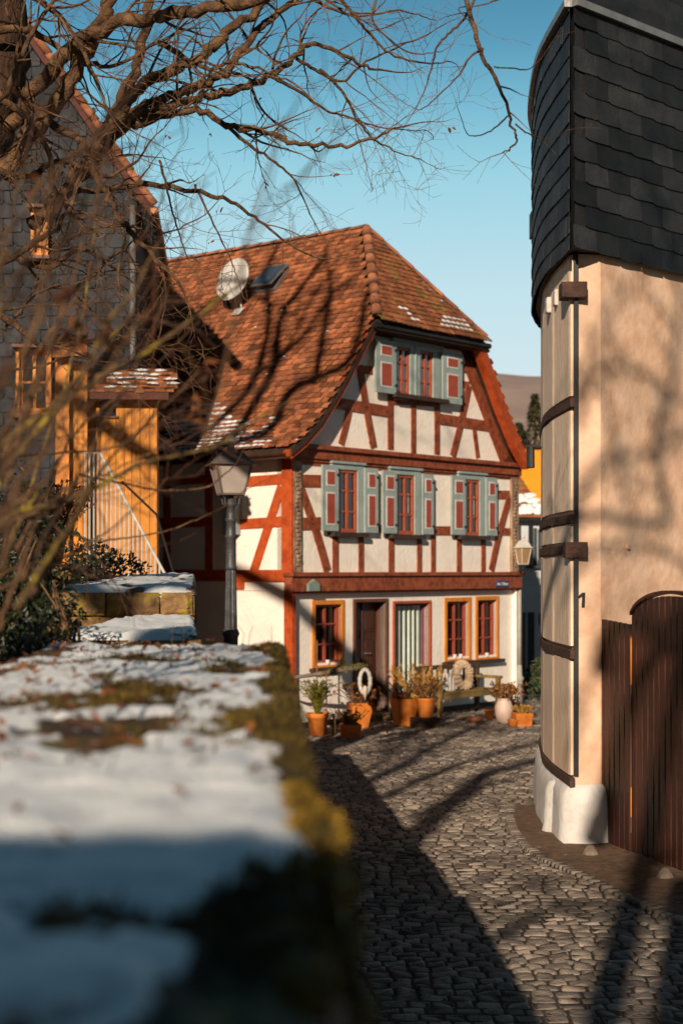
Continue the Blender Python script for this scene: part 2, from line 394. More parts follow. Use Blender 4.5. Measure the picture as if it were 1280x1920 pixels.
b_.add([S.w(0.0,-.1,-.02),S.w(9,-.1,-.02),S.w(9,LZ1,-.02),S.w(0.0,LZ1,-.02),S.w(0.0,LZ1,0),S.w(9,LZ1,0),S.w(9,4.75,0),S.w(0,4.75,0)],[(0,1,2,3),(3,2,5,4),(4,5,6,7)])
b_.build('wall','plaster',house)
# back + far walls so that it is a closed building
b_=MB(); 
c0=F.w(fw,0,0); c1=c0+Bd*9; c2=S.w(9,0,0)
for a,b2 in ((c0,c1),(c1,c2)):
    b_.add([V((a.x,a.y,0)),V((b2.x,b2.y,0)),V((b2.x,b2.y,4.7)),V((a.x,a.y,4.7))],[(0,1,2,3)])
b_.build('wall','plaster',house)
# bands (cornices)
b_=MB()
F.box(b_,-.06,fw+.10,zb2b,zb2t-.06,-.10,.07); F.box(b_,-.09,fw+.14,zb2t-.07,zb2t,-.1,.115); F.box(b_,-.05,fw+.09,zb2b-.03,zb2b,-.1,.03)
b_.build('cornice','timber',house,bevel=.012)
b_=MB()
F.box(b_,.0,fw+.05,zb1b,zb1t-.07,-.1,.09); F.box(b_,-.03,fw+.10,zb1t-.08,zb1t,-.1,.15); F.box(b_,0,fw+.04,zb1b-.05,zb1b,-.1,.05)
b_.build('cornice','timber',house,bevel=.012)
# front timbers
def Z1(zx,zy): return (540+zx/2.56,580+zy/2.56)
TO=.018
def tp(zx,zy): return F.p(*Z1(zx,zy),TO)
b_=MB()
def bm(p,q,wpx,curve=0,o=None):
    a=tp(*p); c=tp(*q); wm=wpx
    F.beam(b_,a,c,wm,-.05,(TO if o is None else o)+R.uniform(0,.003),curve)
# width in metres directly
zA=zb2t; zB=zb1b-.05
tt=lambda zx: tp(zx,900)[0]
for zx,wd,top in ((229,.15,1085),(352,.13,1090),(497,.15,1090),(631,.13,1095),(698,.13,1050),(822,.14,1095),(938,.13,1095)):
    a=tt(zx); F.beam(b_,(a,zA),(a,tp(zx,top)[1]),wd,-.05,TO+R.uniform(0,.003))
bm((20,722),(1085,800),.13)
bm((55,822),(160,824),.20); bm((55,1030),(165,1026),.20); bm((428,1052),(452,1052),.13); bm((700,1062),(785,1062),.16); bm((990,890),(1062,890),.16); bm((1010,1066),(1065,1068),.14)
bm((690,760),(690,1062),.0001)
bm((64,865),(190,1255),.17,.03,TO+.004); bm((1062,905),(975,1255),.17,-.03,TO+.004)
# gable timbers
bm((222,448),(490,492),.19,o=TO+.003); bm((727,525),(968,562),.19,o=TO+.003)
bm((493,398),(493,672),.15); bm((603,450),(603,690),.13); bm((716,440),(716,695),.15)
bm((345,270),(412,662),.16,-.02,TO+.006); bm((295,482),(255,648),.14,.01); bm((868,365),(790,705),.16,.02,TO+.006); bm((893,560),(912,712),.12)
bm((340,290),(405,292),.14); bm((825,360),(870,362),.12); bm((860,250),(1040,722),.30,o=TO+.005)
bm((505,445),(720,458),.08,o=TO+.004)
b_.build('timber_frame','timber',house,bevel=.006)
b_=MB()
for (zx,zy) in ((497,412),(603,456),(716,452),(497,660),(603,680),(716,690),(365,345),(378,470),(390,640),(820,540),(858,380),(800,690),(497,1065),(120,1030),(112,1005),(180,1240),(1028,1066),(1020,1090),(229,1100),(352,1100),(631,1110),(822,1110),(938,1110),(698,1060),(250,455),(470,492)):
    a=tp(zx,zy); P_=[F.w(a[0]+.02*math.cos(k*math.pi/3),a[1]+.02*math.sin(k*math.pi/3),TO+.002) for k in range(6)]; b_.prism(P_,F.N*.012)
o=b_.build('wooden_pegs','dark_timber',house); o['kind']='stuff'
# rafters along the verge, following the roof line
for sgn in (-1,1):
    b_=MB(); hw=[1.5,2.0,2.55,3.05,3.4]
    for a,c in zip(hw,hw[1:]):
        F.beam(b_,(TR+sgn*a*SX[sgn],roofz(a)-.20),(TR+sgn*c*SX[sgn],roofz(c)-.20),.24,-.05,TO+.004)
    b_.build('gable_rafter','dark_timber',house)
for sgn,o0,o1,th in ((-1,.18,.30,.14),(1,.18,.34,.20)):
    b_=MB()
    for a,c in zip([1.55,2.0,2.55,3.05,3.45],[2.0,2.55,3.05,3.45,3.82]):
        if sgn==1: c=min(c,3.5); a=min(a,3.47)
        F.beam(b_,(TR+sgn*a*SX[sgn],roofz(a)-.09),(TR+sgn*c*SX[sgn],roofz(c)-.09),th,o0,o1)
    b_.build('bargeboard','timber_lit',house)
# corner posts, carved
b_=MB(); F.box(b_,.0,.20,zb2t,zb1b-.05,-.1,.055); 
for k in range(26):
    zz=zb2t+.1+k*.068; 
    if zz<zb1b-.12: F.box(b_,.06+.03*math.sin(k*1.2),.14+.03*math.sin(k*1.2),zz,zz+.05,.04,.075)
b_.build('carved_post','carved',house,bevel=.008)
b_=MB(); F.box(b_,fw-.24,fw,zb2t,zb1b-.05,-.1,.055)
for k in range(26):
    zz=zb2t+.1+k*.068; 
    if zz<zb1b-.12: F.box(b_,fw-.16+.03*math.sin(k*1.2),fw-.08+.03*math.sin(k*1.2),zz,zz+.05,.04,.075)
b_.build('carved_post','carved',house,bevel=.008)
# side timbers
b_=MB(); s_=lambda x,y: S.p(x,y,.02)
def sb(p,q,wd,o=.02): S.beam(b_,s_(*p),s_(*q),wd,-.05,o+R.uniform(0,.003))
S.box(b_,-.05,.17,s_(540,1080)[1],4.6,-.05,.05)
sb((527,898),(440,905),.17); sb((527,978),(420,985),.17)
_z=s_(540,1080)[1]
S.box(b_,-.05,9,_z-.09,_z+.10,-.05,.045); S.box(b_,1.02,1.2,_z-.22,_z-.09,-.05,.04)
sb((527,912),(475,1072),.17,.026)
for tt_ in (1.75,2.75,3.7,4.8): S.box(b_,tt_,tt_+.17,_z+.1,4.6,-.05,.02)
S.box(b_,1.9,9,3.32,3.5,-.05,.024); S.box(b_,1.2,9,4.05,4.2,-.05,.024)
S.box(b_,-.02,.16,-.05,_z-.09,-.1,.0)
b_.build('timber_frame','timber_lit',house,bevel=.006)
b_=MB(); S.box(b_,-.2,9,4.42,4.52,.0,.30); b_.build('eaves_board','dark_timber',house)
# side shutter and side panel boards
b_=MB(); S.box(b_,1.10,1.22,3.18,4.0,.02,.32); b_.build('shutter','shutter',house)

# windows ---------------------------------------------------------------
def window(pl,t0,t1,z0,z1,o,fw_=.05,mull=1,bars=2,frame='sash',glass='glass',dep=.05,parent=None,lace=False,arch=False):
    par=parent or house
    m=MB(); 
    pl.box(m,t0,t0+fw_,z0,z1,o-dep,o); pl.box(m,t1-fw_,t1,z0,z1,o-dep,o); pl.box(m,t0+fw_,t1-fw_,z0,z0+fw_*1.3,o-dep,o); pl.box(m,t0+fw_,t1-fw_,z1-fw_,z1,o-dep,o)
    tm=(t0+t1)/2
    if mull: pl.box(m,tm-.026,tm+.026,z0+fw_*1.3,z1-fw_,o-dep,o-.006)
    for k in range(bars):
        zz=z0+(z1-z0)*(k+1)/(bars+1); 
        segs=((t0+fw_,tm-.026),(tm+.026,t1-fw_)) if mull else ((t0+fw_,t1-fw_),)
        for a,c in segs: pl.box(m,a,c,zz-.016,zz+.016,o-dep,o-.012)
    f=m.build('window',frame,par,bevel=.004)
    m=MB()
    if glass=='clear': m.add([pl.w(t0+fw_,z0+fw_,o-dep-.004),pl.w(t1-fw_,z0+fw_,o-dep-.004),pl.w(t1-fw_,z1-fw_,o-dep-.004),pl.w(t0+fw_,z1-fw_,o-dep-.004)],[(0,1,2,3)])
    else: pl.box(m,t0+fw_,t1-fw_,z0+fw_,z1-fw_,o-dep-.012,o-dep-.004)
    m.build('pane',glass,f)
    return f
def curtain(pl,t0,t1,z0,z1,o,amp,n,m_,par,name='curtain'):
    m=MB(); N_=60; vs=[];fs=[]
    for i in range(N_+1):
        t=t0+(t1-t0)*i/N_; oo=o+amp*math.sin(i/N_*n*math.pi*2)+amp*.4*math.sin(i*.9)
        vs+= [pl.w(t,z0,oo),pl.w(t,z1,oo)]
    for i in range(N_): fs.append((2*i,2*i+2,2*i+3,2*i+1))
    m.add(vs,fs); return m.build(name,m_,par,True)
# clear pane material for curtained window
gm=bpy.data.materials.new('clear_glass'); nn,ll=nt(gm); 
gl=nn.new('ShaderNodeBsdfGlossy'); gl.inputs['Roughness'].default_value=.03; tr=nn.new('ShaderNodeBsdfTransparent'); lw=nn.new('ShaderNodeFresnel'); lw.inputs[0].default_value=1.5
ms=nn.new('ShaderNodeMixShader'); ll.new(lw.outputs[0],ms.inputs[0]); ll.new(tr.outputs[0],ms.inputs[1]); ll.new(gl.outputs[0],ms.inputs[2]); ll.new(ms.outputs[0],nn['Material Output'].inputs[0])
M['clear']=gm
for r in (w1,w2,w3):
    a,c,d,e_=r
    m=MB(); o0,o1=GO-.22,GO+.025
    F.box(m,a,a+CAS,d,e_,o0,o1); F.box(m,c-CAS,c,d,e_,o0,o1); F.box(m,a+CAS,c-CAS,e_-CAS,e_,o0,o1); F.box(m,a+CAS,c-CAS,d,d+CAS*.5,o0,o1)
    cas=m.build('window_casing','orange_wood',house,bevel=.006)
    m=MB(); F.box(m,a-.06,c+.06,d-.06,d-.003,GO-.05,GO+.12); m.build('sill','sill',cas)
    h=inset(r,CAS,CAS*.6)
    f=window(F,h[0]+.003,h[1]-.003,h[2]+.0,h[3]-.02,GO-.055,.05,1,2,'sash_dark','clear')
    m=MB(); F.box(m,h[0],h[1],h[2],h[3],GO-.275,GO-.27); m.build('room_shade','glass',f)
    curtain(F,h[0]+.02,h[0]+.14,h[2],h[3]-.05,GO-.16,.006,3,'lace',f); curtain(F,h[1]-.14,h[1]-.02,h[2],h[3]-.05,GO-.16,.006,3,'lace',f)
# door
a,c,d,e_=dr
m=MB(); o0,o1=GO-.28,GO+.03
F.box(m,a,a+.06,0,e_,o0,o1); F.box(m,c-.06,c,0,e_,o0,o1); F.box(m,a+.06,c-.06,e_-.06,e_,o0,o1)
df=m.build('door_frame','doorframe',house,bevel=.008)
m=MB(); da,dc=a+.065,c-.065; dz=.16; de=e_-.065
F.box(m,da,dc,dz,de,GO-.27,GO-.20)
mid=(da+dc)/2
for (pa,pb) in ((da+.07,mid-.03),(mid+.03,dc-.07)):
    for (za,zb) in ((dz+.1,dz+.62),(dz+.74,dz+1.25),(dz+1.36,de-.1)):
        F.box(m,pa,pb,za,zb,GO-.21,GO-.185); F.box(m,pa+.04,pb-.04,za+.05,zb-.05,GO-.19,GO-.172)
F.box(m,mid-.02,mid+.02,dz,de,GO-.21,GO-.16)
dd=m.build('door','door',house,bevel=.006)
m=MB(); m.tube([F.w(mid+.06,1.15,GO-.2),F.w(mid+.06,1.15,GO-.12),F.w(mid+.17,1.15,GO-.12)],.011,8); m.build('handle','zinc',dd)
m=MB(); F.box(m,a-.1,c+.12,-.02,.13,GO-.28,GO+.28); m.build('doorstep','stone',house,bevel=.02)
# curtained window
a,c,d,e_=bw
m=MB(); F.box(m,a,a+.05,d,e_,GO-.12,GO+.03); F.box(m,c-.05,c,d,e_,GO-.12,GO+.03); F.box(m,a+.05,c-.05,e_-.05,e_,GO-.12,GO+.03); F.box(m,a+.05,c-.05,d,d+.035,GO-.12,GO+.03)
cas=m.build('window_casing','sash',house,bevel=.006)
f=window(F,a+.055,c-.055,d+.04,e_-.055,GO-.10,.035,0,0,'purple','clear')
curtain(F,a+.06,c-.06,d+.04,e_-.06,GO-.15,.018,7,'curtain',f)
# upper windows -----------------------------------------------------------
def rectz1(a,b,c,d,o): 
    x0,yt=Z1(a,c); x1,yb=Z1(b,d); return F.rect(x0,x1,yt,yb,o)
def shutter(r,o,parent=None,hinge=None):
    a,c,d,e_=r; m=MB(); m.m=0; h=e_-d; zs=d+h*.62
    F.box(m,a,c,d,e_,o,o+.035); 
    wd=c-a; mb_=wd*.22
    sh=m.build('shutter','shutter',parent or house,bevel=.005)
    for (za,zb) in ((d+.10,zs-.03),(zs+.07,e_-.08)):
        m=MB(); F.box(m,a+mb_,c-mb_,za,zb,o+.035,o+.042); m.build('panel_border','white_paint',sh)
        m=MB(); F.box(m,a+mb_+.022,c-mb_-.022,za+.028,zb-.028,o+.042,o+.047); m.build('panel','shutter_red',sh)
    for za in (d+.15,e_-.15): m=MB(); F.box(m,c-.05,c+.02,za-.02,za+.02,o+.034,o+.05); m.build('hinge','black',sh)
    return sh
ups=[((240,330,768,1060),(213,360,735,1075),(160,238,745,1063),(364,428,760,1072)),
     ((520,603,792,1072),(492,633,762,1085),(450,518,772,1075),(640,694,788,1080)),
     ((843,915,815,1078),(820,943,785,1090),(780,848,796,1082),(946,998,806,1086))]
for wn,su,ls,rs in ups:
    r=rectz1(*wn,.05); q=rectz1(*su,.06)
    q=(q[0]-.03,q[1],q[2],q[3]) 
    m=MB(); F.box(m,q[0],r[0],q[2],q[3],-.02,.075); F.box(m,r[1],q[1],q[2],q[3],-.02,.075); F.box(m,r[0],r[1],r[3],q[3],-.02,.075)
    F.box(m,q[0]-.03,q[1]+.03,q[3]-.012,q[3]+.03,-.02,.11)
    cas=m.build('window_casing','shutter',house,bevel=.005)
    m=MB(); F.box(m,q[0]-.02,q[1]+.06,q[2]-.05,q[2]+.02,-.02,.15); m.build('sill','sill',cas)
    f=window(F,r[0],r[1],q[2]+.02,r[3],.05,.05,1,2,'sash','glass',.035)
    if wn[0]>500:
        m=MB(); tt2=r[1]-.13; F.box(m,tt2,tt2+.012,q[2]+.4,q[2]+.75,.017,.02); m.build('lace_edge','white_paint',f)
    shutter(rectz1(*ls,.10),.09); shutter(rectz1(*rs,.10),.09)
# gable window pair
r1=rectz1(517,580,178,405,.05); r2=rectz1(628,690,192,414,.05)
zl=r1[2]; zh=r1[3]
m=MB(); q0=r1[0]-.05; q1=rectz1(690,727,200,420,.05)[1]
F.box(m,q0,r1[0],zl,zh+.08,-.02,.08); F.box(m,r1[1],r2[0],zl,zh+.08,-.02,.08); F.box(m,r2[1],q1,zl,zh+.08,-.02,.08); F.box(m,r1[0],r1[1],zh,zh+.08,-.02,.08); F.box(m,r2[0],r2[1],zh,zh+.08,-.02,.08)
tm=(r1[1]+r2[0])/2; F.box(m,tm-.02,tm+.02,zl,zh+.08,.07,.10)
F.box(m,q0-.08,q1+.05,zh+.08,zh+.2,-.02,.10)
cas=m.build('window_casing','shutter',house,bevel=.005)
m=MB(); F.box(m,q0-.12,q1+.1,zl-.07,zl+.0,-.02,.19); m.build('sill','sill',cas)
window(F,r1[0],r1[1],zl,zh,.05,.045,1,2,'sash','glass_sky',.035); window(F,r2[0],r2[1],zl,zh,.05,.045,1,2,'sash','glass_sky',.035)
shutter(rectz1(410,508,140,396,.1),.12); shutter(rectz1(730,824,202,448,.1),.12)

# roof --------------------------------------------------------------------
def tile(mb,p,du,dv,up,wd,ln,lift,r,rounded=True):
    # p: top-centre, du: unit across, dv: unit down-slope, up: normal
    a=p-du*wd/2; b2=p+du*wd/2; e=dv*ln
    th=up*.012; L=up*lift
    if rounded:
        bot=[a+e*.82+L, a+e*.95+du*wd*.14+L, p+e+L, b2+e*.95-du*wd*.14+L, b2+e*.82+L]
    else: bot=[a+e+L,b2+e+L]
    top=[b2,a]
    P=bot+top; nb=len(bot)
    vs=[x+th for x in P]+[x-th*.6 for x in bot]
    n_=len(P); fs=[tuple(range(n_))]
    for i in range(nb-1): fs.append((i+1,i,n_+i,n_+i+1))
    mb.add(vs,fs,r)
def ridgept(t,hw_sgn,hw,b,z=None): return F.w(TR+hw_sgn*hw,roofz(hw) if z is None else z,0)+Bd*b
# left slope tiles
tl=MB(); sn=MB()
segs=[]
for (a,za),(c,zc) in zip(prof,prof[1:]): segs.append((a,za,c,zc,math.hypot(c-a,zc-za)))
total=sum(s[4] for s in segs)
def slope(d,side):
    for (a,za,c,zc,L) in segs:
        if d<=L+1e-6 or (a,za)==prof[-2]: 
            f=d/L; return a+(c-a)*f, za+(zc-za)*f, V((side*(c-a)/L,(zc-za)/L))
        d-=L
ROW=.125; TW=.145
roof=None
for side in (-1,1):
    nrow=int(total/ROW)
    for i in range(nrow):
        d=i*ROW; hw,zz,dd=slope(d,side)
        dv=F.F*dd[0]+V((0,0,dd[1])); du=Bd.copy(); up=du.cross(dv) if side==-1 else dv.cross(du)
        up.normalize()
        if up.z<0: up=-up
        bstart=-.36 if hw>1.62 else HB-(HB+.36)*hw/1.62
        nb=int((9.6-bstart)/TW)
        if side==1: nb=min(nb,14)
        for k in range(nb):
            b2=bstart+ (k+.5+(.5 if i%2 else 0))*TW
            if i%2 and k==nb-1: continue
            p=F.w(TR+side*hw*SX[side],zz,0)+Bd*b2
            sag=.05*nz(b2*.35,hw*.4,3)+.012*nz(b2*2,hw*2)
            if side==1 and hw>3.5: continue
            p=p+up*(.05+sag)+du*R.uniform(-.004,.004)
            tile(tl,p,du,dv,up,TW*.96,ROW*1.12,.022+R.uniform(-.006,.010),R.random())
            if side==-1:
                # snow lying on the lower rows near the eaves
                low=(hw-2.55)/(3.8-2.55)
                msk=nz(b2*.55+4,hw*1.1,7)*.9+nz(b2*2.1,hw*2.4)*.35
                lim=.56 - (.26 if b2<2.6 and b2>.6 else 0) - (.16 if b2>2.6 else 0)
                if b2<.25: lim=2
                if low>.05 and low+msk*.8>lim and low<.93 and R.random()<.93:
                    q=p+dv*ROW*.38+up*.018; lx=TW*R.uniform(.52,.70); ly=ROW*R.uniform(.25,.48)
                    ring=[]; 
                    for a_ in range(8):
                        an=a_*math.pi/4; rr=R.uniform(.8,1.15); ring.append(q+du*math.cos(an)*lx*rr+dv*math.sin(an)*ly*rr)
                    sn.add(ring+[q+up*.022]+[], [(a_,(a_+1)%8,8) for a_ in range(8)])
                elif R.random()<.012 and hw>1:
                    q=p+dv*ROW*.3+up*.018
                    sn.add([q+du*.04+dv*.01,q-du*.04+dv*.012,q-du*.02-dv*.02,q+du*.03-dv*.015,q+up*.01],[(0,1,4),(1,2,4),(2,3,4),(3,0,4)])
roof=tl.build('roof','tile',house)
# hip (half hip facing front)
hp=MB(); hu=F.F.copy(); top=F.w(TR,RZ,0)+Bd*HB; 
e0=F.w(TR,6.78,0)+Bd*(-.42); hv=(e0-top); HL=hv.length; hv.normalize(); hup=hu.cross(hv); 
if hup.z<0: hup=-hup
for i in range(int(HL/ROW)+1):
    d=i*ROW; half=1.74*d/HL+.05
    nb=int(2*half/TW)+1
    for k in range(nb):
        off=(k+.5-nb/2)*TW + (TW*.25 if i%2 else -TW*.25)
        p=top+hv*d+hu*off+hup*(.05+.02*nz(off,d,9))
        if off<-half-.02 or off>half*.87+.02: continue
        tile(hp,p,hu,hv,hup,TW*.96,ROW*1.12,.022+R.uniform(-.006,.01),R.random())
        dd_=d/HL
        if dd_>.78 and dd_<.97 and nz(off*1.8+2,d*2,5)+ (dd_-.8)*1.2>.10 and abs(off)<1.15:
            q=p+hv*ROW*.4+hup*.02; ring=[q+hu*math.cos(a_*math.pi/4)*TW*.55*R.uniform(.7,1.1)+hv*math.sin(a_*math.pi/4)*ROW*.33*R.uniform(.8,1.1) for a_ in range(8)]
            sn.add(ring+[q+hup*.02],[(a_,(a_+1)%8,8) for a_ in range(8)])
hp.build('roof_hip','tile_moss',roof)
sn.build('snow_patches','snow',roof,True)
# roof slab below
sb_=MB()
for side in (-1,1):
    for (a,za),(c,zc) in zip(prof,prof[1:]):
        bs0=-.33 if a>=1.6 else HB-(HB+.33)*a/1.62; bs1=-.33 if c>=1.6 else HB
        q=[F.w(TR+side*a*SX[side],za,0)+Bd*bs0,F.w(TR+side*c*SX[side],zc,0)+Bd*bs1,F.w(TR+side*c*SX[side],zc,0)+Bd*9.6,F.w(TR+side*a*SX[side],za,0)+Bd*9.6]
        if side==1 and a>=3.4: continue
        dn=V((0,0,-.09)); up=V((0,0,.02))
        sb_.hexa([x+dn for x in q]+[x+up for x in q])
hl=F.w(TR-1.72,6.76,0)+Bd*-.40; hr=F.w(TR+1.50,6.76,0)+Bd*-.40
sb_.prism([top+V((0,0,.02)),hl,hr],(0,0,-.1))
sb_.prism([hl-V((0,0,.02)),hr-V((0,0,.02)),F.w(TR+1.40,6.72,-.02),F.w(TR-1.55,6.72,-.02)],(0,0,-.1))
sb_.build('roof_deck','underlay',roof)
# ridge tiles on ridge + hips
rt=MB()
def ridge_run(a,b2,step=.33,rad=.085):
    a=V(a); b2=V(b2); L=(b2-a).length; n_=int(L/step); d=(b2-a)/L
    q=d.cross(V((0,0,1))).normalized(); u=q.cross(d).normalized()
    for i in range(n_):
        p0=a+d*(L*i/n_-.03); p1=a+d*(L*(i+1)/n_+.0)
        vs=[]
        for (p,rr) in ((p0,rad*.9),(p1,rad*1.12)):
            for k in range(7):
                an=math.pi*k/6; vs.append(p+q*math.cos(an)*rr+u*(math.sin(an)*rr*.75+R.uniform(0,.004)))
        rt.add(vs,[(k,k+1,k+8,k+7) for k in range(6)]+[tuple(range(7)),tuple(range(13,6,-1))],R.random())
up6=V((0,0,.06))
ridge_run(F.w(TR,RZ,0)+Bd*9.6+up6,top+up6,.36)
ridge_run(top+up6,hl+V((0,0,.09))); ridge_run(top+up6,hr+V((0,0,.09)))
rt.build('ridge_tiles','ridge',roof,True)
# hip gutter board, eaves gutter
m=MB(); m.tube([hl-F.F*.05-V((0,0,.05)),hr+F.F*.12-V((0,0,.05))],.05,8); m.build('gutter','black',roof)
m=MB()
ga=F.w(TR-3.86,4.44,0)
def gutter(mb,a,b2,rad):
    d=(b2-a).normalized(); q=d.cross(V((0,0,1))).normalized(); vs=[]
    for p in (a,b2):
        for k in range(9):
            an=math.pi*k/8; vs.append(p+q*math.cos(an)*rad-V((0,0,1))*math.sin(an)*rad)
        for k in range(9):
            an=math.pi*(8-k)/8; vs.append(p+q*math.cos(an)*rad*.85-V((0,0,1))*math.sin(an)*rad*.85)
    mb.add(vs,[(k,(k+1)%18,18+(k+1)%18,18+k) for k in range(18)]+[tuple(range(18)),tuple(range(35,17,-1))])
gutter(m,ga+Bd*-.3,ga+Bd*9.5,.075)
m.build('gutter','copper',roof,True)
# snow guard rails on the eaves
m=MB()
for b2 in [x*.055+.9 for x in range(150)]:
    p=F.w(TR-3.55,roofz(3.55)+.09,0)+Bd*b2; m.tube([p,p+V((0,0,.20))-F.F*.02],.0045,3,cap=False)
for zz in (.02,.11,.20): m.tube([F.w(TR-3.55,roofz(3.55)+.09+zz,0)+Bd*.3,F.w(TR-3.55,roofz(3.55)+.09+zz,0)+Bd*9],.006,4)
for b2 in range(1,10): m.tube([F.w(TR-3.2,roofz(3.2)+.1,0)+Bd*b2,F.w(TR-3.55,roofz(3.55)+.30,0)+Bd*b2,F.w(TR-3.6,roofz(3.6)+.05,0)+Bd*b2],.012,4)
m.build('snow_guard','sill',roof)
# skylight
sp0=F.w(TR-1.62,6.84,0); dvL=(F.w(TR-1.62,6.84,0)-F.w(TR,RZ,0)).normalized(); nL=Bd.cross(dvL); 
if nL.z<0: nL=-nL
c=rayplane(510,524,sp0+nL*.12,nL)
m=MB(); hh=.30; ww=.24
def slab(mb,c,du,dv,nn_,w_,h_,t0,t1,tilt=0):
    q=[c+du*sx*w_+dv*sy*h_ for sx,sy in ((-1,-1),(1,-1),(1,1),(-1,1))]
    ex=[nn_*(tilt if sy>0 else 0) for sy in (-1,-1,1,1)]
    mb.hexa([a+nn_*t0+x for a,x in zip(q,ex)]+[a+nn_*t1+x for a,x in zip(q,ex)])
slab(m,c,Bd,dvL,nL,ww,hh,-.12,.02); sk=m.build('skylight','zinc',roof,bevel=.01)
m=MB(); slab(m,c,Bd,dvL,nL,ww+.03,hh+.03,.04,.07,.10); m.build('skylight_sash','zinc',sk,bevel=.006)
m=MB(); slab(m,c,Bd,dvL,nL,ww-.01,hh-.01,.075,.08,.10); m.build('pane','skylight',sk)
# small metal lamp shade and street sign on the cornice
m=MB(); tq,zq=F.p(588,1097,.1); 
m.add([F.w(tq-.14,zq-.10,.12),F.w(tq+.14,zq-.10,.12),F.w(tq+.14,zq+.02,.12),F.w(tq,zq+.10,.12),F.w(tq-.14,zq+.02,.12),F.w(tq-.14,zq-.10,.06),F.w(tq+.14,zq-.10,.06),F.w(tq+.14,zq+.02,.06),F.w(tq,zq+.10,.06),F.w(tq-.14,zq+.02,.06)],[(0,1,2,3,4),(0,5,6,1),(1,6,7,2),(2,7,8,3),(3,8,9,4),(4,9,5,0)])
plq=m.build('wall_plaque','verdigris',None,bevel=.008); tag(plq,'small grey-green pentagonal plaque fixed to the red beam above the left ground floor window','plaque')
r=F.rect(930,954,1089,1101,.09)
m=MB(); F.box(m,*r,.072,.085)
sg=thing('street_sign',F.w(r[0],r[2],.08),'small blue enamel street name sign with white lettering on the red beam','sign')
m.build('sign_plate','blue_enamel',sg,bevel=.004)
def text(s_,size,origin,xdir,nrm,m_,parent,name='lettering',ext=.002,sx=1.0):
    cu=bpy.data.curves.new(name,'FONT'); cu.body=s_; cu.size=size; cu.extrude=ext; cu.align_x='CENTER'; cu.align_y='CENTER'
    to=bpy.data.objects.new(name,cu); COL.objects.link(to)
    x=V(xdir).normalized(); z=V(nrm).normalized(); y=z.cross(x)
    mw=Matrix(((x.x*sx,y.x,z.x,origin[0]),(x.y*sx,y.y,z.y,origin[1]),(x.z*sx,y.z,z.z,origin[2]),(0,0,0,1)))
    to.matrix_world=mw
    bpy.context.view_layer.update()
    dg=bpy.context.evaluated_depsgraph_get(); me=bpy.data.meshes.new_from_object(to.evaluated_get(dg)); me.transform(mw)
    bpy.data.objects.remove(to); me.materials.clear(); me.materials.append(M[m_])
    o=bpy.data.objects.new(name,me); COL.objects.link(o)
    if parent: 
        o.parent=parent
        if parent.type=='EMPTY': o.matrix_parent_inverse=parent.matrix_basis.inverted()
    return o
text('Am Tölner',.085,F.w((r[0]+r[1])/2,(r[2]+r[3])/2,.089),F.F,F.N,'sign_white',sg)
# rain pipe at right corner
m=MB(); pt=F.w(fw+.12,0,-.02)
m.tube([V((pt.x,pt.y,zb2b+.05)),V((pt.x,pt.y,.7))],.045,10); m.lathe((pt.x,pt.y,0),[(.075,0),(.075,.12),(.095,.15),(.06,.2),(.075,.45),(.10,.5),(.06,.55),(.05,.75)],12)
m.build('downpipe','pipe',house,True)
m=MB(); F.box(m,0,fw,-.03,.10,-.12,-.06); m.build('plinth','sill',house)

# satellite dish ----------------------------------------------------------
c=rayplane(440,526,sp0+nL*.48,nL)
dish=thing('satellite_dish',c,'round grey satellite dish on the tiled roof','satellite dish')
dn=V((-.60,-.74,.30)).normalized(); du_=dn.cross(V((0,0,1))).normalized(); dv_=du_.cross(dn)
m=MB(); vs=[];fs=[]
for (rr,dp) in ((0,0),(.12,.006),(.22,.02),(.32,.045),(.395,.07)):
    for k in range(28):
        a_=2*math.pi*k/28; vs.append(c+du_*math.cos(a_)*rr*.97+dv_*math.sin(a_)*rr*1.06+dn*dp)
for i in range(4):
    for k in range(28): fs.append((i*28+k,i*28+(k+1)%28,(i+1)*28+(k+1)%28,(i+1)*28+k))
m.add(vs,fs); o=m.build('reflector','dish',dish,True)
sd=o.modifiers.new('solid','SOLIDIFY'); sd.thickness=.012
m=MB(); foot=rayplane(452,580,sp0+nL*.06,nL)
m.tube([c-dn*.03,c-dn*.12-V((0,0,.1)),foot+V((0,0,.05)),foot-V((0,0,.1))],.022,8); m.build('mast','zinc',dish)
m=MB(); lf=c-dv_*.40+dn*.05; tipl=c-dv_*.34+dn*.36
m.tube([c-dv_*.42-dn*.03,lf,tipl],.012,6); m.build('feed_arm','zinc',dish)
m=MB(); m.tube([tipl-dn*.02+dv_*.03,tipl-dn*.12+dv_*.06],[.03,.035],8); m.build('receiver','dish',dish)
m=MB(); fl=foot; m.add([fl+Bd*.12+nL*.03,fl-Bd*.12+nL*.03,fl-Bd*.1+dvL*.2+nL*.05,fl+Bd*.1+dvL*.2+nL*.05],[(0,1,2,3)]); m.build('flashing','wood_white',dish)

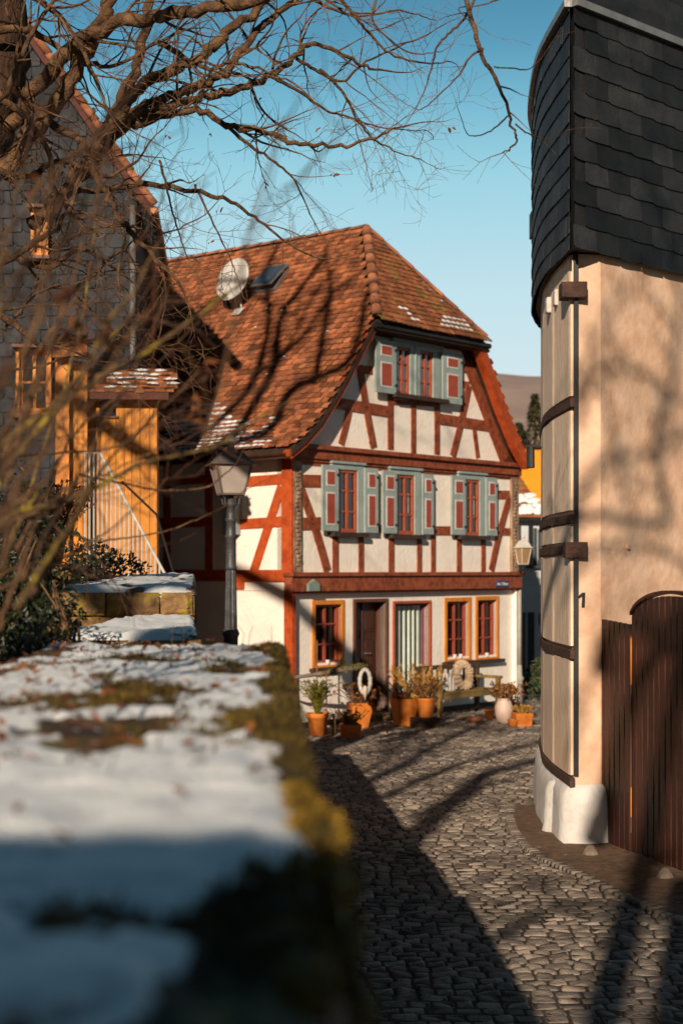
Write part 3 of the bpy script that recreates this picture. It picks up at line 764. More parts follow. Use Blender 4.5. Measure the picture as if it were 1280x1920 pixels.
# ------------------------------------------------------------------ slate-hung corner house on the right
CP=[(2.95,21.6),(2.53,19.9),(2.24,18.6),(2.12,17.5),(2.05,16.17),(2.12,14.75)]       # slate outline in plan (left, curved)
def crs(P,n):
    P=[V((a,b,0)) for a,b in P]; out=[]
    for i in range(len(P)-1):
        p0=P[max(i-1,0)];p1=P[i];p2=P[i+1];p3=P[min(i+2,len(P)-1)]
        for k in range(n):
            t=k/n; out.append(.5*((2*p1)+(p2-p0)*t+(2*p0-5*p1+4*p2-p3)*t*t+(3*p1-p0-3*p2+p3)*t**3))
    out.append(P[-1]); return out
def resample(P,st):
    out=[P[0]]; acc=0; L=0
    d=[0]
    for a,b2 in zip(P,P[1:]): d.append(d[-1]+(b2-a).length)
    n_=max(1,int(d[-1]/st)); res=[]
    j=0
    for i in range(n_+1):
        x=d[-1]*i/n_
        while j<len(d)-2 and d[j+1]<x: j+=1
        f=(x-d[j])/max(1e-9,d[j+1]-d[j]); res.append(P[j].lerp(P[j+1],f))
    return res
slL=crs(CP,8)
SB,ST=2.6+2.97,2.6+5.21
dirR=V((.72,.69,0)).normalized()
tower=thing('slate_hung_house',(2.6,15.4,0),'tall corner house with peach plaster walls and a dark slate-clad upper storey','house')
def shingle_run(mb,path,z0,z1,rowh,st,slope_=0.0,push=.02):
    tot=0; P=resample(path,st); n_=len(P)
    rows=int((z1-z0)/rowh)+1
    for j in range(rows+3):
        for i in range(n_-1):
            a=P[i]; c=P[i+1]; 
            if j%2: 
                a=P[i].lerp(P[i+1],.5); c=P[i+1].lerp(P[min(i+2,n_-1)],.5)
                if i==n_-2: c=P[-1]
                if (c-a).length<.03: continue
            zb=z0+j*rowh-slope_*i*st; zt_=zb+rowh*1.06
            if zt_<z0+.02 or zb>z1-.01: continue
            zb=max(zb,z0-.03); zt_=min(zt_,z1)
            d=(c-a).normalized(); nn_=V((d.y,-d.x,0)); 
            o1=nn_*(push+.006+R.uniform(0,.007)); o2=nn_*(push-.004)
            a2=a+d*.004; c2=c-d*.004
            zz=lambda k: zb+R.uniform(-.003,.003)
            q=[a2+o1+V((0,0,zb+.020)), a2+d*(c2-a2).length*.10+o1+V((0,0,zb+.006)), a2+d*(c2-a2).length*.3+o1+V((0,0,zb)), c2+o1+V((0,0,zb+R.uniform(0,.01))), c2+o2+V((0,0,zt_)), a2+o2+V((0,0,zt_))]
            bk=[x-nn_*.009 for x in q[:4]]
            mb.add(q+bk,[(0,1,2,3,4,5),(0,6,7,1),(1,7,8,2),(2,8,9,3),(3,9,4),(0,5,6)],R.random())
m=MB(); shingle_run(m,slL,SB,ST,.205,.30,.012)
rc=[V((2.12,14.75,0)),V((2.12,14.75,0))+dirR*4.2]
shingle_run(m,rc,SB,ST,.205,.34,.03)
m.build('slate_cladding','slate',tower)
m=MB()   # backing body of the upper storey
inn=[p+V((.03,.02,0)) for p in slL]+[rc[1]+V((.02,.03,0)),V((5.6,22,0))]
m.prism([V((p.x,p.y,SB+.02)) for p in inn],(0,0,ST-SB-.03)); m.build('upper_storey','slate',tower)
m=MB(); 
edge=slL+[rc[1]]
def strip(mb,P,z0,z1,o0,o1):
    for a,c in zip(P,P[1:]):
        d=(c-a).normalized(); nn_=V((d.y,-d.x,0))
        mb.hexa([a+nn_*o0+V((0,0,z0)),c+nn_*o0+V((0,0,z0)),c+nn_*o1+V((0,0,z0)),a+nn_*o1+V((0,0,z0)),a+nn_*o0+V((0,0,z1)),c+nn_*o0+V((0,0,z1)),c+nn_*o1+V((0,0,z1)),a+nn_*o1+V((0,0,z1))])
strip(m,edge,ST-.02,ST+.05,-.05,.07); m.build('roof_edge_flashing','zinc',tower)
# roof above
m=MB(); apex=[V((4.2,17.6,ST+2.9)),V((4.6,21,ST+2.9))]
ev=resample(slL,.6)+[rc[1]]; ins=[V((p.x+.02,p.y,ST+.04)) for p in ev]
for a,c in zip(ins,ins[1:]):
    ap=apex[0]; 
    for j in range(14):
        f0=j/14; f1=(j+1)/14+.01
        q=[a.lerp(ap,f0),c.lerp(ap,f0),c.lerp(ap,f1),a.lerp(ap,f1)]; up=V((0,0,.03))
        m.add([q[0]+up,q[1]+up,q[2],q[3],q[0]-up,q[1]-up],[(0,1,2,3),(4,5,1,0)],R.random())
m.build('roof','slate',tower)
# lower walls
WL=crs([(3.0,21.5),(2.62,19.9),(2.36,18.7),(2.27,17.9),(2.17,16.9),(2.15,16.2),(2.19,15.1)],8)
C1=V((2.45,15.15,0)); WR=C1+dirR*4.2
m=MB()
m.prism([V((p.x,p.y,0)) for p in WL]+[C1,WR,V((5.4,22,0))],(0,0,SB+.01))
wl=m.build('wall','peach',tower)
# smooth-looking vertical boards on the curved part
m=MB(); bpx=[1018,1030,1043,1064]
Pn=[p for p in WL]
def ucross(px):
    u=(px-CXP)/FPX
    for a,c in list(zip(Pn,Pn[1:]))[::-1]:
        ua=a.x/a.y; uc=c.x/c.y
        if (ua-u)*(uc-u)<=0 and a.y>14: return a.lerp(c,(u-ua)/(uc-ua))
    return Pn[-1]
bp_=resample(Pn,.85)
for zlo,zhi in ((.66,2.45-.70),(1.88,2.72),(2.86,3.02),(3.16,4.10),(4.24,SB)):
    for a,c in zip(bp_,bp_[1:]):
        d=(c-a).normalized(); nn_=V((d.y,-d.x,0)); a2=a+d*.008; c2=c-d*.008
        k0=nn_*.035; mm=(a2+c2)/2
        for (s0,e0,oa,ob) in ((a2,a2.lerp(c2,.06),.030,.04),(a2.lerp(c2,.06),a2.lerp(c2,.94),.04,.04),(a2.lerp(c2,.94),c2,.04,.030)):
            m.hexa([s0+nn_*oa+V((0,0,zlo)),e0+nn_*ob+V((0,0,zlo)),e0-nn_*.02+V((0,0,zlo)),s0-nn_*.02+V((0,0,zlo)),s0+nn_*oa+V((0,0,zhi)),e0+nn_*ob+V((0,0,zhi)),e0-nn_*.02+V((0,0,zhi)),s0-nn_*.02+V((0,0,zhi))],.5)
m.build('board_cladding','board_pale',tower)
wp=resample(Pn,.3); wp.append(wp[-1]+V((.035,-.06,0)).normalized()*0+ (wp[-1]-wp[-2]).normalized()*.06)
def railz(zc,h,o1=.075,ext=0):
    m=MB(); P=wp[:]
    for i,(a,c) in enumerate(zip(P,P[1:])):
        d=(c-a).normalized(); nn_=V((d.y,-d.x,0)); j0=R.uniform(-.008,.008); 
        m.hexa([a+nn_*o1+V((0,0,zc-h/2+j0)),c+nn_*o1+V((0,0,zc-h/2-j0)),c+V((0,0,zc-h/2)),a+V((0,0,zc-h/2)),a+nn_*o1+V((0,0,zc+h/2)),c+nn_*o1+V((0,0,zc+h/2+j0)),c+V((0,0,zc+h/2)),a+V((0,0,zc+h/2))],.5)
    m.build('rail','rail',tower,bevel=.006)
railz(.60,.085,.052); railz(1.80,.09,.046); railz(2.79,.09,.046); railz(3.08,.085,.046); railz(4.17,.09,.046)
e1=wp[-1]; m.box(e1.x-.06,e1.x+.10,e1.y-.05,e1.y+.12,2.74,2.88) if False else None
m=MB(); m.box(2.10,2.31,15.02,15.2,2.71,2.86); m.build('beam_end','rail',tower,bevel=.008)
m=MB(); m.box(2.06,2.30,14.98,15.2,5.15,5.3); m.build('beam_end','rail',tower,bevel=.008)
m=MB(); m.box(2.185,2.225,15.05,15.12,.66,SB); m.build('corner_bead','black',tower)
m=MB()
for y_,x_ in ((15.35,2.10),(15.8,2.09),(16.25,2.07)): m=MB(); m.box(x_,x_+.16,y_-.07,y_+.07,5.20,5.36); m.build('corbel','wood_white',tower,bevel=.015)
# plinth
m=MB(); PP=resample(WL+[],.22)+[V((2.3,15.10,0)),C1+V((.0,-.02,0)),C1+dirR*.3]
pr=[(.12,-.02),(.115,.15),(.105,.33),(.095,.46),(.06,.54),(.0,.57)]
vs=[];fs=[]
for i,p in enumerate(PP):
    a=PP[max(i-1,0)]; c=PP[min(i+1,len(PP)-1)]; d=(c-a).normalized(); nn_=V((d.y,-d.x,0))
    for o_,z_ in pr: vs.append(p+nn_*(o_+.015*nz(p.x*3,p.y*3,z_*4))+V((0,0,z_)))
k_=len(pr)
for i in range(len(PP)-1):
    for j in range(k_-1): fs.append((i*k_+j,(i+1)*k_+j,(i+1)*k_+j+1,i*k_+j+1))
m.add(vs,fs); m.build('plinth','plinth',tower,True)
m=MB(); vs=[];fs=[]   # kerb buttress at the corner
cb=G(1078,1572); prb=[(1.12,0),(1.05,.1),(1.0,.3),(.97,.44),(.85,.51),(.55,.545),(.02,.55)]
for (f_,z_) in prb:
    for k in range(24):
        a_=2*math.pi*k/24; rx=.215*(1+.22*math.cos(2*a_+.4)); x=math.cos(a_)*rx; y_=math.sin(a_)*.24
        vs.append((cb.x+x*f_+.008*nz(x*9,z_*7), cb.y+.30+y_*f_, z_))
for i in range(len(prb)-1):
    for k in range(24): fs.append((i*24+k,i*24+(k+1)%24,(i+1)*24+(k+1)%24,(i+1)*24+k))
m.add(vs,fs); m.build('corner_buttress','plinth',tower,True)
dleft=(C1-V((2.19,15.1,0))).normalized(); nl_=V((dleft.y,-dleft.x,0))
np_=rayplane(1090,1125,C1+nl_*.012,nl_)
m=MB(); nu=V((0,0,1)); D_=lambda a,b_: np_+dleft*a+nu*b_
m.prism([D_(.0,-.07),D_(.028,-.07),D_(.034,.07),D_(.008,.07)],-nl_*.012); m.prism([D_(.006,.069),D_(.006,.036),D_(-.036,.012),D_(-.036,.034)],-nl_*.012); m.build('house_number','black',tower)
m=MB(); pq=rayplane(1174,1026,C1,V((dirR.y,-dirR.x,0))); qn=V((dirR.y,-dirR.x,0)); m.tube([pq-qn*.02,pq+qn*.03],.022,8); m.build('wall_hook','peach',tower)
m=MB(); q=slL[14]; m.box(q.x-.07,q.x+.02,q.y-.12,q.y+.12,SB+.95,SB+1.25); m.build('vent_box','black',tower,bevel=.01)
m=MB(); q=V((2.16,17.3,0)); m.tube([q+V((0,0,3.92)),q+V((-.15,0,3.92)),q+V((-.15,0,4.0))],.012,6); m.tube([q+V((-.12,0,3.92)),q+V((-.12,-.02,3.7))],.045,8); m.build('lantern_bracket','black',tower)

# ------------------------------------------------------------------ wooden gate
gd=V((.267,-.964,0)); g0=V((2.46,15.22,0)); gn=V((gd.y,-gd.x,0))
gate=thing('wooden_gate',(2.75,14.1,0),'red-brown plank gate with an arched top beside the white plinth','gate')
def planks(mb,s0,s1,zf,wd=.11,o=0):
    s_=s0
    while s_<s1-.02:
        e_=min(s_+wd*R.uniform(.92,1.08),s1); a=g0+gd*(s_+.003); c=g0+gd*(e_-.003); rr=R.random()
        zb=.03+R.uniform(0,.02)
        for (f0,f1,o0,o1) in ((0,.08,.0,.012),(.08,.92,.012,.012),(.92,1,.012,.0)):
            A=a.lerp(c,f0); B=a.lerp(c,f1); za=zf(s_+(e_-s_)*f0); zc=zf(s_+(e_-s_)*f1)
            m_=gn
            mb.hexa([A+m_*(o+o0)+V((0,0,zb)),B+m_*(o+o1)+V((0,0,zb)),B-m_*.02+V((0,0,zb)),A-m_*.02+V((0,0,zb)),A+m_*(o+o0)+V((0,0,za)),B+m_*(o+o1)+V((0,0,zc)),B-m_*.02+V((0,0,za)),A-m_*.02+V((0,0,zc))],rr)
        s_=e_
m=MB(); planks(m,0,.655,lambda s_:2.13-.05*s_); m.build('side_panel','gate',gate)
m=MB(); planks(m,.685,2.25,lambda s_:2.10+.27*math.sqrt(max(0,1-((s_-1.46)/.80)**2))); lf=m.build('gate_leaf','gate',gate)
m=MB(); 
P=[g0+gd*(.685+1.565*k/24)+gn*.0+V((0,0,2.12+.27*math.sqrt(max(0,1-((.685+1.565*k/24-1.46)/.80)**2)))) for k in range(25)]
for a,c in zip(P,P[1:]):
    m.hexa([a+gn*.03,c+gn*.03,c-gn*.04,a-gn*.04]+[x+V((0,0,.03)) for x in (a+gn*.03,c+gn*.03,c-gn*.04,a-gn*.04)],.5)
m.build('cap_strip','gate',lf)
m=MB(); a=g0+gd*.67; m.box(a.x-.015,a.x+.03,a.y-.02,a.y+.02,.2,2.0); m.build('gate_post','doorframe',gate)
m=MB(); a=g0+gd*.70+gn*.02; m.tube([a+V((0,0,1.55)),a+V((0,0,1.98))],.008,6); m.tube([a+V((0,0,.35)),a+V((0,0,.62))],.006,6); m.build('gap_batten','orange_wood',gate)
for i,(px,py,lab) in enumerate(((1106,1606,'small guard stone at the foot of the gate, the left one near the plinth'),(1246,1650,'small guard stone at the foot of the gate, the right one under the arch'))):
    p=G(px,py); m=MB(); m.lathe((0,0,0),[(.085,-.02),(.08,.03),(.055,.07),(.03,.10),(.005,.105)],9); 
    o=m.build('guard_stone','log',None,True); o.location=p; tag(o,lab,'stone','guard stones at the gate')

# ------------------------------------------------------------------ background right
hill=MB(); vs=[];fs=[]; NX=70; NY=14
for j in range(NY):
    for i in range(NX):
        x=-300+900*i/(NX-1); f=j/(NY-1); yy=330+f*300
        hgt=(58+16*nz(x*.008,2)+ -.055*(x-60) *.5)*math.sin(min(1,f*1.25)*math.pi/2)
        hgt+=13; hgt+= 3*nz(x*.04,yy*.03)+1.2*nz(x*.2,yy*.2)
        vs.append((x,yy,hgt))
for j in range(NY-1):
    for i in range(NX-1): fs.append((j*NX+i,j*NX+i+1,(j+1)*NX+i+1,(j+1)*NX+i))
hill.add(vs,fs); struct('hill',hill,'hill',True)
ob=thing('orange_house',(8,60,0),'plain bright orange rendered house wall behind the snowy roof','house')
a=at(960,841,60); c=at(1085,841,60)
m=MB(); m.box(a.x,c.x,60,66,0,a.z); m.build('wall','orange_wall',ob)
m=MB(); m.box(a.x-.1,c.x+.1,59.85,66.1,a.z,a.z+.12); m.build('roof_edge','sill',ob)
pb=thing('pale_house',(5.3,40,0),'pale shaded house with a snow-dusted brown roof in the alley','house')
PB=Plane((at(955,1000,40).x,40),math.radians(4))
def pbz(y_): return CAMZ+(HZP-y_)/FPX*40
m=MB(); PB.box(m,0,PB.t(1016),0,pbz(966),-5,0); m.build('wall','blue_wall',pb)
m=MB()
a=PB.w(-.4,pbz(968),.25); b2=PB.w(PB.t(1019),pbz(970),.25); t_=PB.w(PB.t(986),pbz(872),-1.6); t0_=PB.w(-.4,pbz(872),-1.6)
m.prism([a,b2,t_,t0_],(0,0,-.10),.5); rr_=m.build('roof','tile_moss',pb)
m=MB()
for j in range(9):
    f=j/9; f2=f+.12
    for i in range(26):
        A=a.lerp(t0_,f); B=b2.lerp(t_,f); A2=a.lerp(t0_,f2); B2=b2.lerp(t_,f2)
        q=[A.lerp(B,i/26),A.lerp(B,(i+.96)/26),A2.lerp(B2,(i+.96)/26),A2.lerp(B2,i/26)]
        m.add([q[0]+V((0,0,.06)),q[1]+V((0,0,.06)),q[2]+V((0,0,.02)),q[3]+V((0,0,.02)),q[0],q[1]],[(0,1,2,3),(4,5,1,0)],R.random())
m.build('roof_tiles','tile_moss',rr_)
m=MB()
for (f0,f1) in ((.02,.19),(.25,.40)):
    for k in range(40):
        i=R.random(); ff=R.uniform(f0,f1); A=a.lerp(t0_,ff); B=b2.lerp(t_,ff); p=A.lerp(B,i)+V((0,0,.075)); w_=R.uniform(.06,.17)
        ring=[p+V((math.cos(q_*math.pi/4)*w_,math.sin(q_*math.pi/4)*.10,math.sin(q_*math.pi/4)*.06)) for q_ in range(8)]
        m.add(ring+[p+V((0,-.02,.04))],[(q_,(q_+1)%8,8) for q_ in range(8)])
m.build('snow_patches','snow',rr_)
m=MB(); m.tube([a+V((0,-.05,-.06)),b2+V((0,-.05,-.06))],.05,6); m.build('gutter','black',rr_)
for (x0,x1,y0,y1,nm,mt) in ((990,999,985,1060,'window','glass'),(1000,1006,990,1064,'shutter','dark_paint'),(1008,1015,992,1066,'shutter','dark_paint'),(966,976,984,1050,'window','dark_paint'),(989,1001,1148,1262,'door','dark_paint'),(1010,1015,1150,1172,'wall_box','dark_paint'),(980,984,1148,1262,'door_frame','doorframe')):
    r=PB.rect(x0,x1,y0,y1,.02); m=MB(); PB.box(m,*r,-.02,.04); f_=m.build(nm,mt,pb,bevel=.01)
    if nm=='window': m=MB(); PB.box(m,r[0]-.05,r[1]+.2,r[2]-.08,r[2],.0,.14); m.build('sill','dark_paint',f_)
# alley hedge
def leafcloud(mb,c,rad,n_,ls,R_=R,squash=1.0,hollow=.35):
    for _ in range(n_):
        d=V((R_.gauss(0,1),R_.gauss(0,1),R_.gauss(0,1))).normalized(); r_=hollow+(1-hollow)*R_.random()**.6
        k=1+.35*nz(d.x*2+c[0],d.y*2+c[1],d.z*2)
        p=V(c)+V((d.x*rad[0],d.y*rad[1],d.z*rad[2]))*r_*k
        n__=V((R_.gauss(0,1),R_.gauss(0,1),R_.gauss(0,1)+.4)).normalized(); u=n__.orthogonal().normalized(); v_=n__.cross(u); a_=R_.uniform(0,6.28); u,v_=u*math.cos(a_)+v_*math.sin(a_),v_*math.cos(a_)-u*math.sin(a_)
        s_=ls*R_.uniform(.6,1.3)
        mb.add([p-u*s_,p-v_*s_*.45+n__*s_*.12,p+u*s_,p+v_*s_*.45+n__*s_*.12],[(0,1,2,3)],R_.random())
m=MB(); 
for px,py,Y,rx,rz in ((1000,1285,34,.28,.45),(1012,1262,33,.22,.35),(1008,1310,32,.35,.45)):
    p=at(px,py,Y); leafcloud(m,p,(rx,rx,rz),500,.05)
h=thing('alley_shrub',(4.1,33,0),'dark clipped shrub in the shaded alley by the corner house','shrub'); m.build('foliage','bush',h)
m=MB(); p=at(1004,1300,33); m.tube([V((p.x,p.y,0)),V((p.x+.05,p.y,.6))],.03,6); m.build('stem','twig',h)
# conifers beyond
def conifer(px,ytop,ybase,Y,wpx,mt,lab,rs):
    R_=random.Random(rs); top_=at(px,ytop,Y); base=at(px,ybase,Y); H=top_.z+.5; wd=wpx/FPX*Y/2; x0=base.x
    hfull=top_.z-0; hc=top_.z-base.z
    t=thing('conifer_tree',(x0,Y,0),lab,'tree','trees beyond the roofs')
    m=MB(); m.tube([V((x0,Y,0)),V((x0,Y,top_.z))],[.35,.03],6); m.build('trunk','bark',t)
    m=MB()
    for _ in range(2600):
        f=R_.random()**1.25; z=top_.z-f*hc*1.35; rr=(f*1.15+.03)*wd*(.55+.45*R_.random())*(1+.3*math.sin(z*3.1))
        a_=R_.uniform(0,6.28); p=V((x0+math.cos(a_)*rr,Y+math.sin(a_)*rr,z-rr*.25)); s_=R_.uniform(.12,.30)
        d=V((math.cos(a_),math.sin(a_),-.35+R_.uniform(-.3,.3))); q=d.cross(V((0,0,1))).normalized()
        m.add([p,p+q*s_*.4+d*s_*.5,p+d*s_*1.3,p-q*s_*.4+d*s_*.5],[(0,1,2,3)],R_.random())
    m.build('crown',mt,t)
conifer(1002,738,838,120,62,'conifer','tall pointed golden-green conifer above the orange wall',3)
conifer(972,792,840,118,40,'bush','short rounded dark conifer left of the tall pointed one',4)
# wall lantern at the house corner
wlp=at(979,1040,30.6)
wl_=thing('wall_lantern',wlp,'pale wall lantern with amber glass at the right corner of the half-timbered house','lantern')
def lantern(c,h,w_,par,mm,mg,ang=0):
    ca,sa=math.cos(ang),math.sin(ang)
    def q4(hw,z): return [c+V((x*ca-y_*sa,x*sa+y_*ca,z)) for x,y_ in ((-hw,-hw),(hw,-hw),(hw,hw),(-hw,hw))]
    b_=q4(w_*.62,0); t_=q4(w_,h)
    m=MB()
    for a,b3 in zip(b_,t_): m.tube([a,b3],w_*.075,6)
    for lv in (b_,t_):
        for i in range(4): m.tube([lv[i],lv[(i+1)%4]],w_*.07,6)
    m.build('lantern_frame',mm,par)
    m=MB(); 
    bi=q4(w_*.58,h*.02); ti=q4(w_*.95,h*.98); m.add(bi+ti,[(0,1,5,4),(1,2,6,5),(2,3,7,6),(3,0,4,7),(3,2,1,0)]); m.build('lantern_glass',mg,par)
    m=MB(); lv=[q4(w_*1.22,h),q4(w_*1.25,h*1.03),q4(w_*1.02,h*1.10),q4(w_*.62,h*1.42),q4(w_*.55,h*1.46),q4(w_*.30,h*1.50)]
    vs=[p for L in lv for p in L]; fs=[(0,3,2,1)]
    for i in range(len(lv)-1):
        for k in range(4): fs.append((i*4+k,i*4+(k+1)%4,(i+1)*4+(k+1)%4,(i+1)*4+k))
    fs.append((20,21,22,23)); m.add(vs,fs); m.build('lantern_roof',mm,par,bevel=w_*.03)
    m=MB(); s_=w_; m.lathe(c+V((0,0,h*1.46)),[(.33*s_,0),(.33*s_,.10*s_),(.22*s_,.2*s_),(.2*s_,.42*s_),(.33*s_,.5*s_),(.36*s_,.62*s_),(.3*s_,.75*s_),(.2*s_,.85*s_),(.14*s_,.92*s_),(.02,.96*s_)],16); m.build('finial',mm,par,True)
c=at(980,1058,30.6); lantern(c,.31,.11,wl_,'lamp_white','amber',.5)
m=MB(); hp_=F.w(fw,c.z-.12,.02); m.tube([hp_,hp_+(c-hp_)*.5+V((0,0,-.1)),c+V((0,0,-.09)),c],.014,6); m.build('bracket','black',wl_)

# ------------------------------------------------------------------ street lamp
lb=at(433,927,19.3)
lamp=thing('street_lamp',(lb.x,lb.y,0),'old street lamp with a frosted lantern on a fluted grey cast-iron post','street lamp')
px_=lb.x
m=MB(); z0=lb.z
m.lathe((px_,lb.y,0),[(.17,0),(.17,.1),(.14,.15),(.13,.7),(.15,.75),(.10,.85),(.095,1.2),(.10,1.25),(.085,1.3)],20); 
zc=at(433,1180,19.3).z
m.lathe((px_,lb.y,0),[(.085,1.3),(.085,zc-.1),(.105,zc-.05),(.085,zc)],20)
m.build('base','iron',lamp,True)
m=MB(); zk=at(433,1030,19.3).z
m.lathe((px_,lb.y,0),[(.078,zc),(.062,zk-.25)],24,flute=.16); m.build('fluted_shaft','iron',lamp)
m=MB()
z1_=at(433,1006,19.3).z; z2_=at(433,978,19.3).z; z3_=at(433,950,19.3).z
m.lathe((px_,lb.y,0),[(.062,zk-.25),(.07,zk-.22),(.062,zk-.18),(.06,z1_-.02),(.075,z1_),(.06,z1_+.03),(.055,z2_),(.075,z2_+.02),(.055,z2_+.05),(.05,z3_),(.085,z3_+.03),(.05,z3_+.07),(.03,z0)],20)
m.build('collar','iron',lamp,True)
m=MB()
for k in range(4):
    a_=math.pi/4+k*math.pi/2+.25; d=V((math.cos(a_),math.sin(a_),0))
    m.tube([V((px_,lb.y,z3_+.03))+d*.05,V((px_,lb.y,z3_+.03))+d*.12,V((px_,lb.y,z3_+.10))+d*.13,V((px_,lb.y,z0))+d*.17],.011,6)
m.build('lantern_bracket','iron',lamp)
lantern(V((px_,lb.y,z0)),.35,.215,lamp,'iron_brown','milk',.25)

# ------------------------------------------------------------------ slate house and wooden annex on the left
SH=Plane((-8.4,23.4),math.radians(4.2)); 
tR=SH.t(256)
sh_=thing('slate_house',(-5.5,23.5,0),'old grey slate-clad gable house behind the bare tree','house')
ez=SH.p(270,350)[1]
def vz(t): return ez+(tR-t)*1.42
gt=tR-3.2
m=MB(); SH.poly(m,[(tR,0),(tR,ez-.05),(gt,vz(gt)-.05),(gt-3.2,ez-.1),(gt-3.2,0)],-7,-.03); m.build('wall','slate_old',sh_)
m=MB()
j=0; z=.0
while z<vz(gt):
    t=gt-3.2+(.13 if j%2 else 0)
    while t<tR:
        wd=.27; lim=vz(t+wd/2) if t>gt else ez+ (t-(gt-3.2))*1.42
        if z<lim-.1 and z>2.0:
            a=SH.w(t+.004,0,0); c=SH.w(min(t+wd,tR+.01)-.004,0,0); nn_=SH.N
            o1=nn_*(.020+R.uniform(0,.012)); o2=nn_*0
            k_=[V((0,0,z+.07)),V((0,0,z+.015)),V((0,0,z)),V((0,0,z+.012))]
            q=[a+o1+k_[0],a.lerp(c,.18)+o1+k_[1],a.lerp(c,.45)+o1+k_[2],c+o1+k_[3],c+o2+V((0,0,z+.23)),a+o2+V((0,0,z+.23))]
            bk=[x-nn_*.014 for x in q[:4]]
            m.add(q+bk,[(0,1,2,3,4,5),(0,6,7,1),(1,7,8,2),(2,8,9,3)],R.random())
        t+=wd
    z+=.205; j+=1
m.build('slate_cladding','slate_old',sh_)
# red tile roof with verge
m=MB(); 
def rp_(t,b_): 
    p=SH.w(t,vz(t) if t>gt else ez+(t-(gt-3.2))*1.42,0); return p-SH.N*b_
for i in range(22):
    t0=tR+.25-i*.16; t1=t0-.18
    for k in range(30):
        p=rp_(t0,-.25+k*.2); q=rp_(t1,-.25+k*.2); d=-SH.N*.195; u=V((0,0,.05)) 
        m.add([p+u+V((0,0,.03)),p+u+d+V((0,0,.03)),q+u+d,q+u,p+u+V((0,0,-.0)),p+u+d],[(0,1,2,3),(4,5,1,0)],R.random())
rf=m.build('roof','tile',sh_)
m=MB()
for i in range(20):
    t0=tR+.28-i*.17; t1=t0-.19; p=rp_(t0,-.27)+V((0,0,.06)); q=rp_(t1,-.27)+V((0,0,.06)); rd=.055
    m.tube([p+V((0,0,.02)),q],[rd*1.15,rd],8,R.random())
m.build('verge_tiles','ridge',rf,True)
m=MB(); p=rp_(tR+.24,-.2); q=rp_(gt,-.2); 
m.hexa([p,p+SH.N*-.15,q+SH.N*-.15,q]+[x-V((0,0,.16)) for x in (p,p+SH.N*-.15,q+SH.N*-.15,q)]); m.build('bargeboard','dark_timber',rf)
m=MB(); p=rp_(tR+.28,-.25); m.tube([p,p-SH.N*7],.06,8); m.build('gutter','copper',rf)
m=MB(); p=SH.w(tR-.05,0,.08); m.tube([V((p.x,p.y,0)),V((p.x,p.y,ez-.3))],.045,8); m.build('downpipe','zinc',sh_,True)
# windows
for (x0,x1,y0,y1) in ((32,98,655,778),(60,92,395,482)):
    r=SH.rect(x0,x1,y0,y1,.05); m=MB(); dpt=.16
    SH.box(m,r[0],r[0]+.05,r[2],r[3],.02,dpt); SH.box(m,r[1]-.05,r[1],r[2],r[3],.02,dpt); SH.box(m,r[0]+.05,r[1]-.05,r[3]-.05,r[3],.02,dpt); SH.box(m,r[0]+.05,r[1]-.05,r[2],r[2]+.05,.02,dpt)
    cs=m.build('window_casing','orange_wood',sh_,bevel=.006)
    m=MB(); SH.box(m,r[0]-.04,r[1]+.06,r[3]+.002,r[3]+.05,.02,dpt+.14); m.build('lintel_board','doorframe',cs); m=MB(); SH.box(m,r[0]-.04,r[1]+.04,r[2]-.05,r[2]-.002,.02,dpt+.08); m.build('sill','doorframe',cs)
    window(SH,r[0]+.055,r[1]-.055,r[2]+.055,r[3]-.055,.06,.035,1,1,'orange_wood','glass',.03,parent=cs)
# brick chimney
c=at(272,462,27.5); m=MB(); zz=c.z-1.15; j=0
bx0,bx1=at(252,0,27.5).x,at(287,0,27.5).x
while zz<c.z:
    off=.06 if j%2 else 0; x=bx0-off
    while x<bx1-.02:
        xe=min(x+.12,bx1); xs=max(x,bx0)
        if xe-xs>.02: m.box(xs+.004,xe-.004,c.y,c.y+.4,zz+.004,zz+.062,R.random())
        x+=.12
    zz+=.068; j+=1
m.box(bx0+.01,bx1-.01,c.y+.01,c.y+.39,c.z-3.2,c.z-.01,.5)
ch=thing('brick_chimney',(bx0,27.5,c.z-3.2),'red brick chimney rising between the slate house and the tiled roof','chimney'); m.build('brick_stack','brick',ch)
m=MB(); m.box(bx0-.03,bx1+.03,c.y-.03,c.y+.43,c.z,c.z+.06); m.build('chimney_cap','underlay',ch)

# annex
AN=Plane((at(165,900,22.35).x,22.35),math.radians(6))
an=thing('timber_porch',(-3.2,23.5,0),'orange larch-boarded porch with a small mossy tiled roof','porch')
tA=AN.t(295); zA0=.0; zA1=AN.p(165,733)[1]
def boards(mb,pl,t0,t1,z0,zf,wd=.115,o=0):
    t=t0
    while t<t1-.02:
        e_=min(t+wd*R.uniform(.85,1.15),t1); pl.box(mb,t+.0025,e_-.0025,z0,zf((t+e_)/2),o-.03,o+R.uniform(0,.006),R.random()); t=e_
m=MB(); 
r=AN.rect(188,218,740,780)
boards(m,AN,0,r[0],zA0,lambda t:zA1); boards(m,AN,r[0],r[1],zA0,lambda t:r[2]); boards(m,AN,r[1],tA,zA0,lambda t:zA1); m.build('board_wall','larch',an,bevel=.003)
m=MB(); AN.box(m,r[0],r[1],r[2],r[3],-.12,-.10); m.build('window','glass',an)
m=MB(); AN.box(m,r[0]-.03,r[1]+.03,r[2]-.03,r[2]-.001,-.1,.04); m.build('sill','doorframe',an)
m=MB(); AN.box(m,.0,tA-.002,0,zA1,-2.2,-.13); m.build('inner_wall','board_pale',an)
m=MB(); SW=AN.w(tA,0,0)
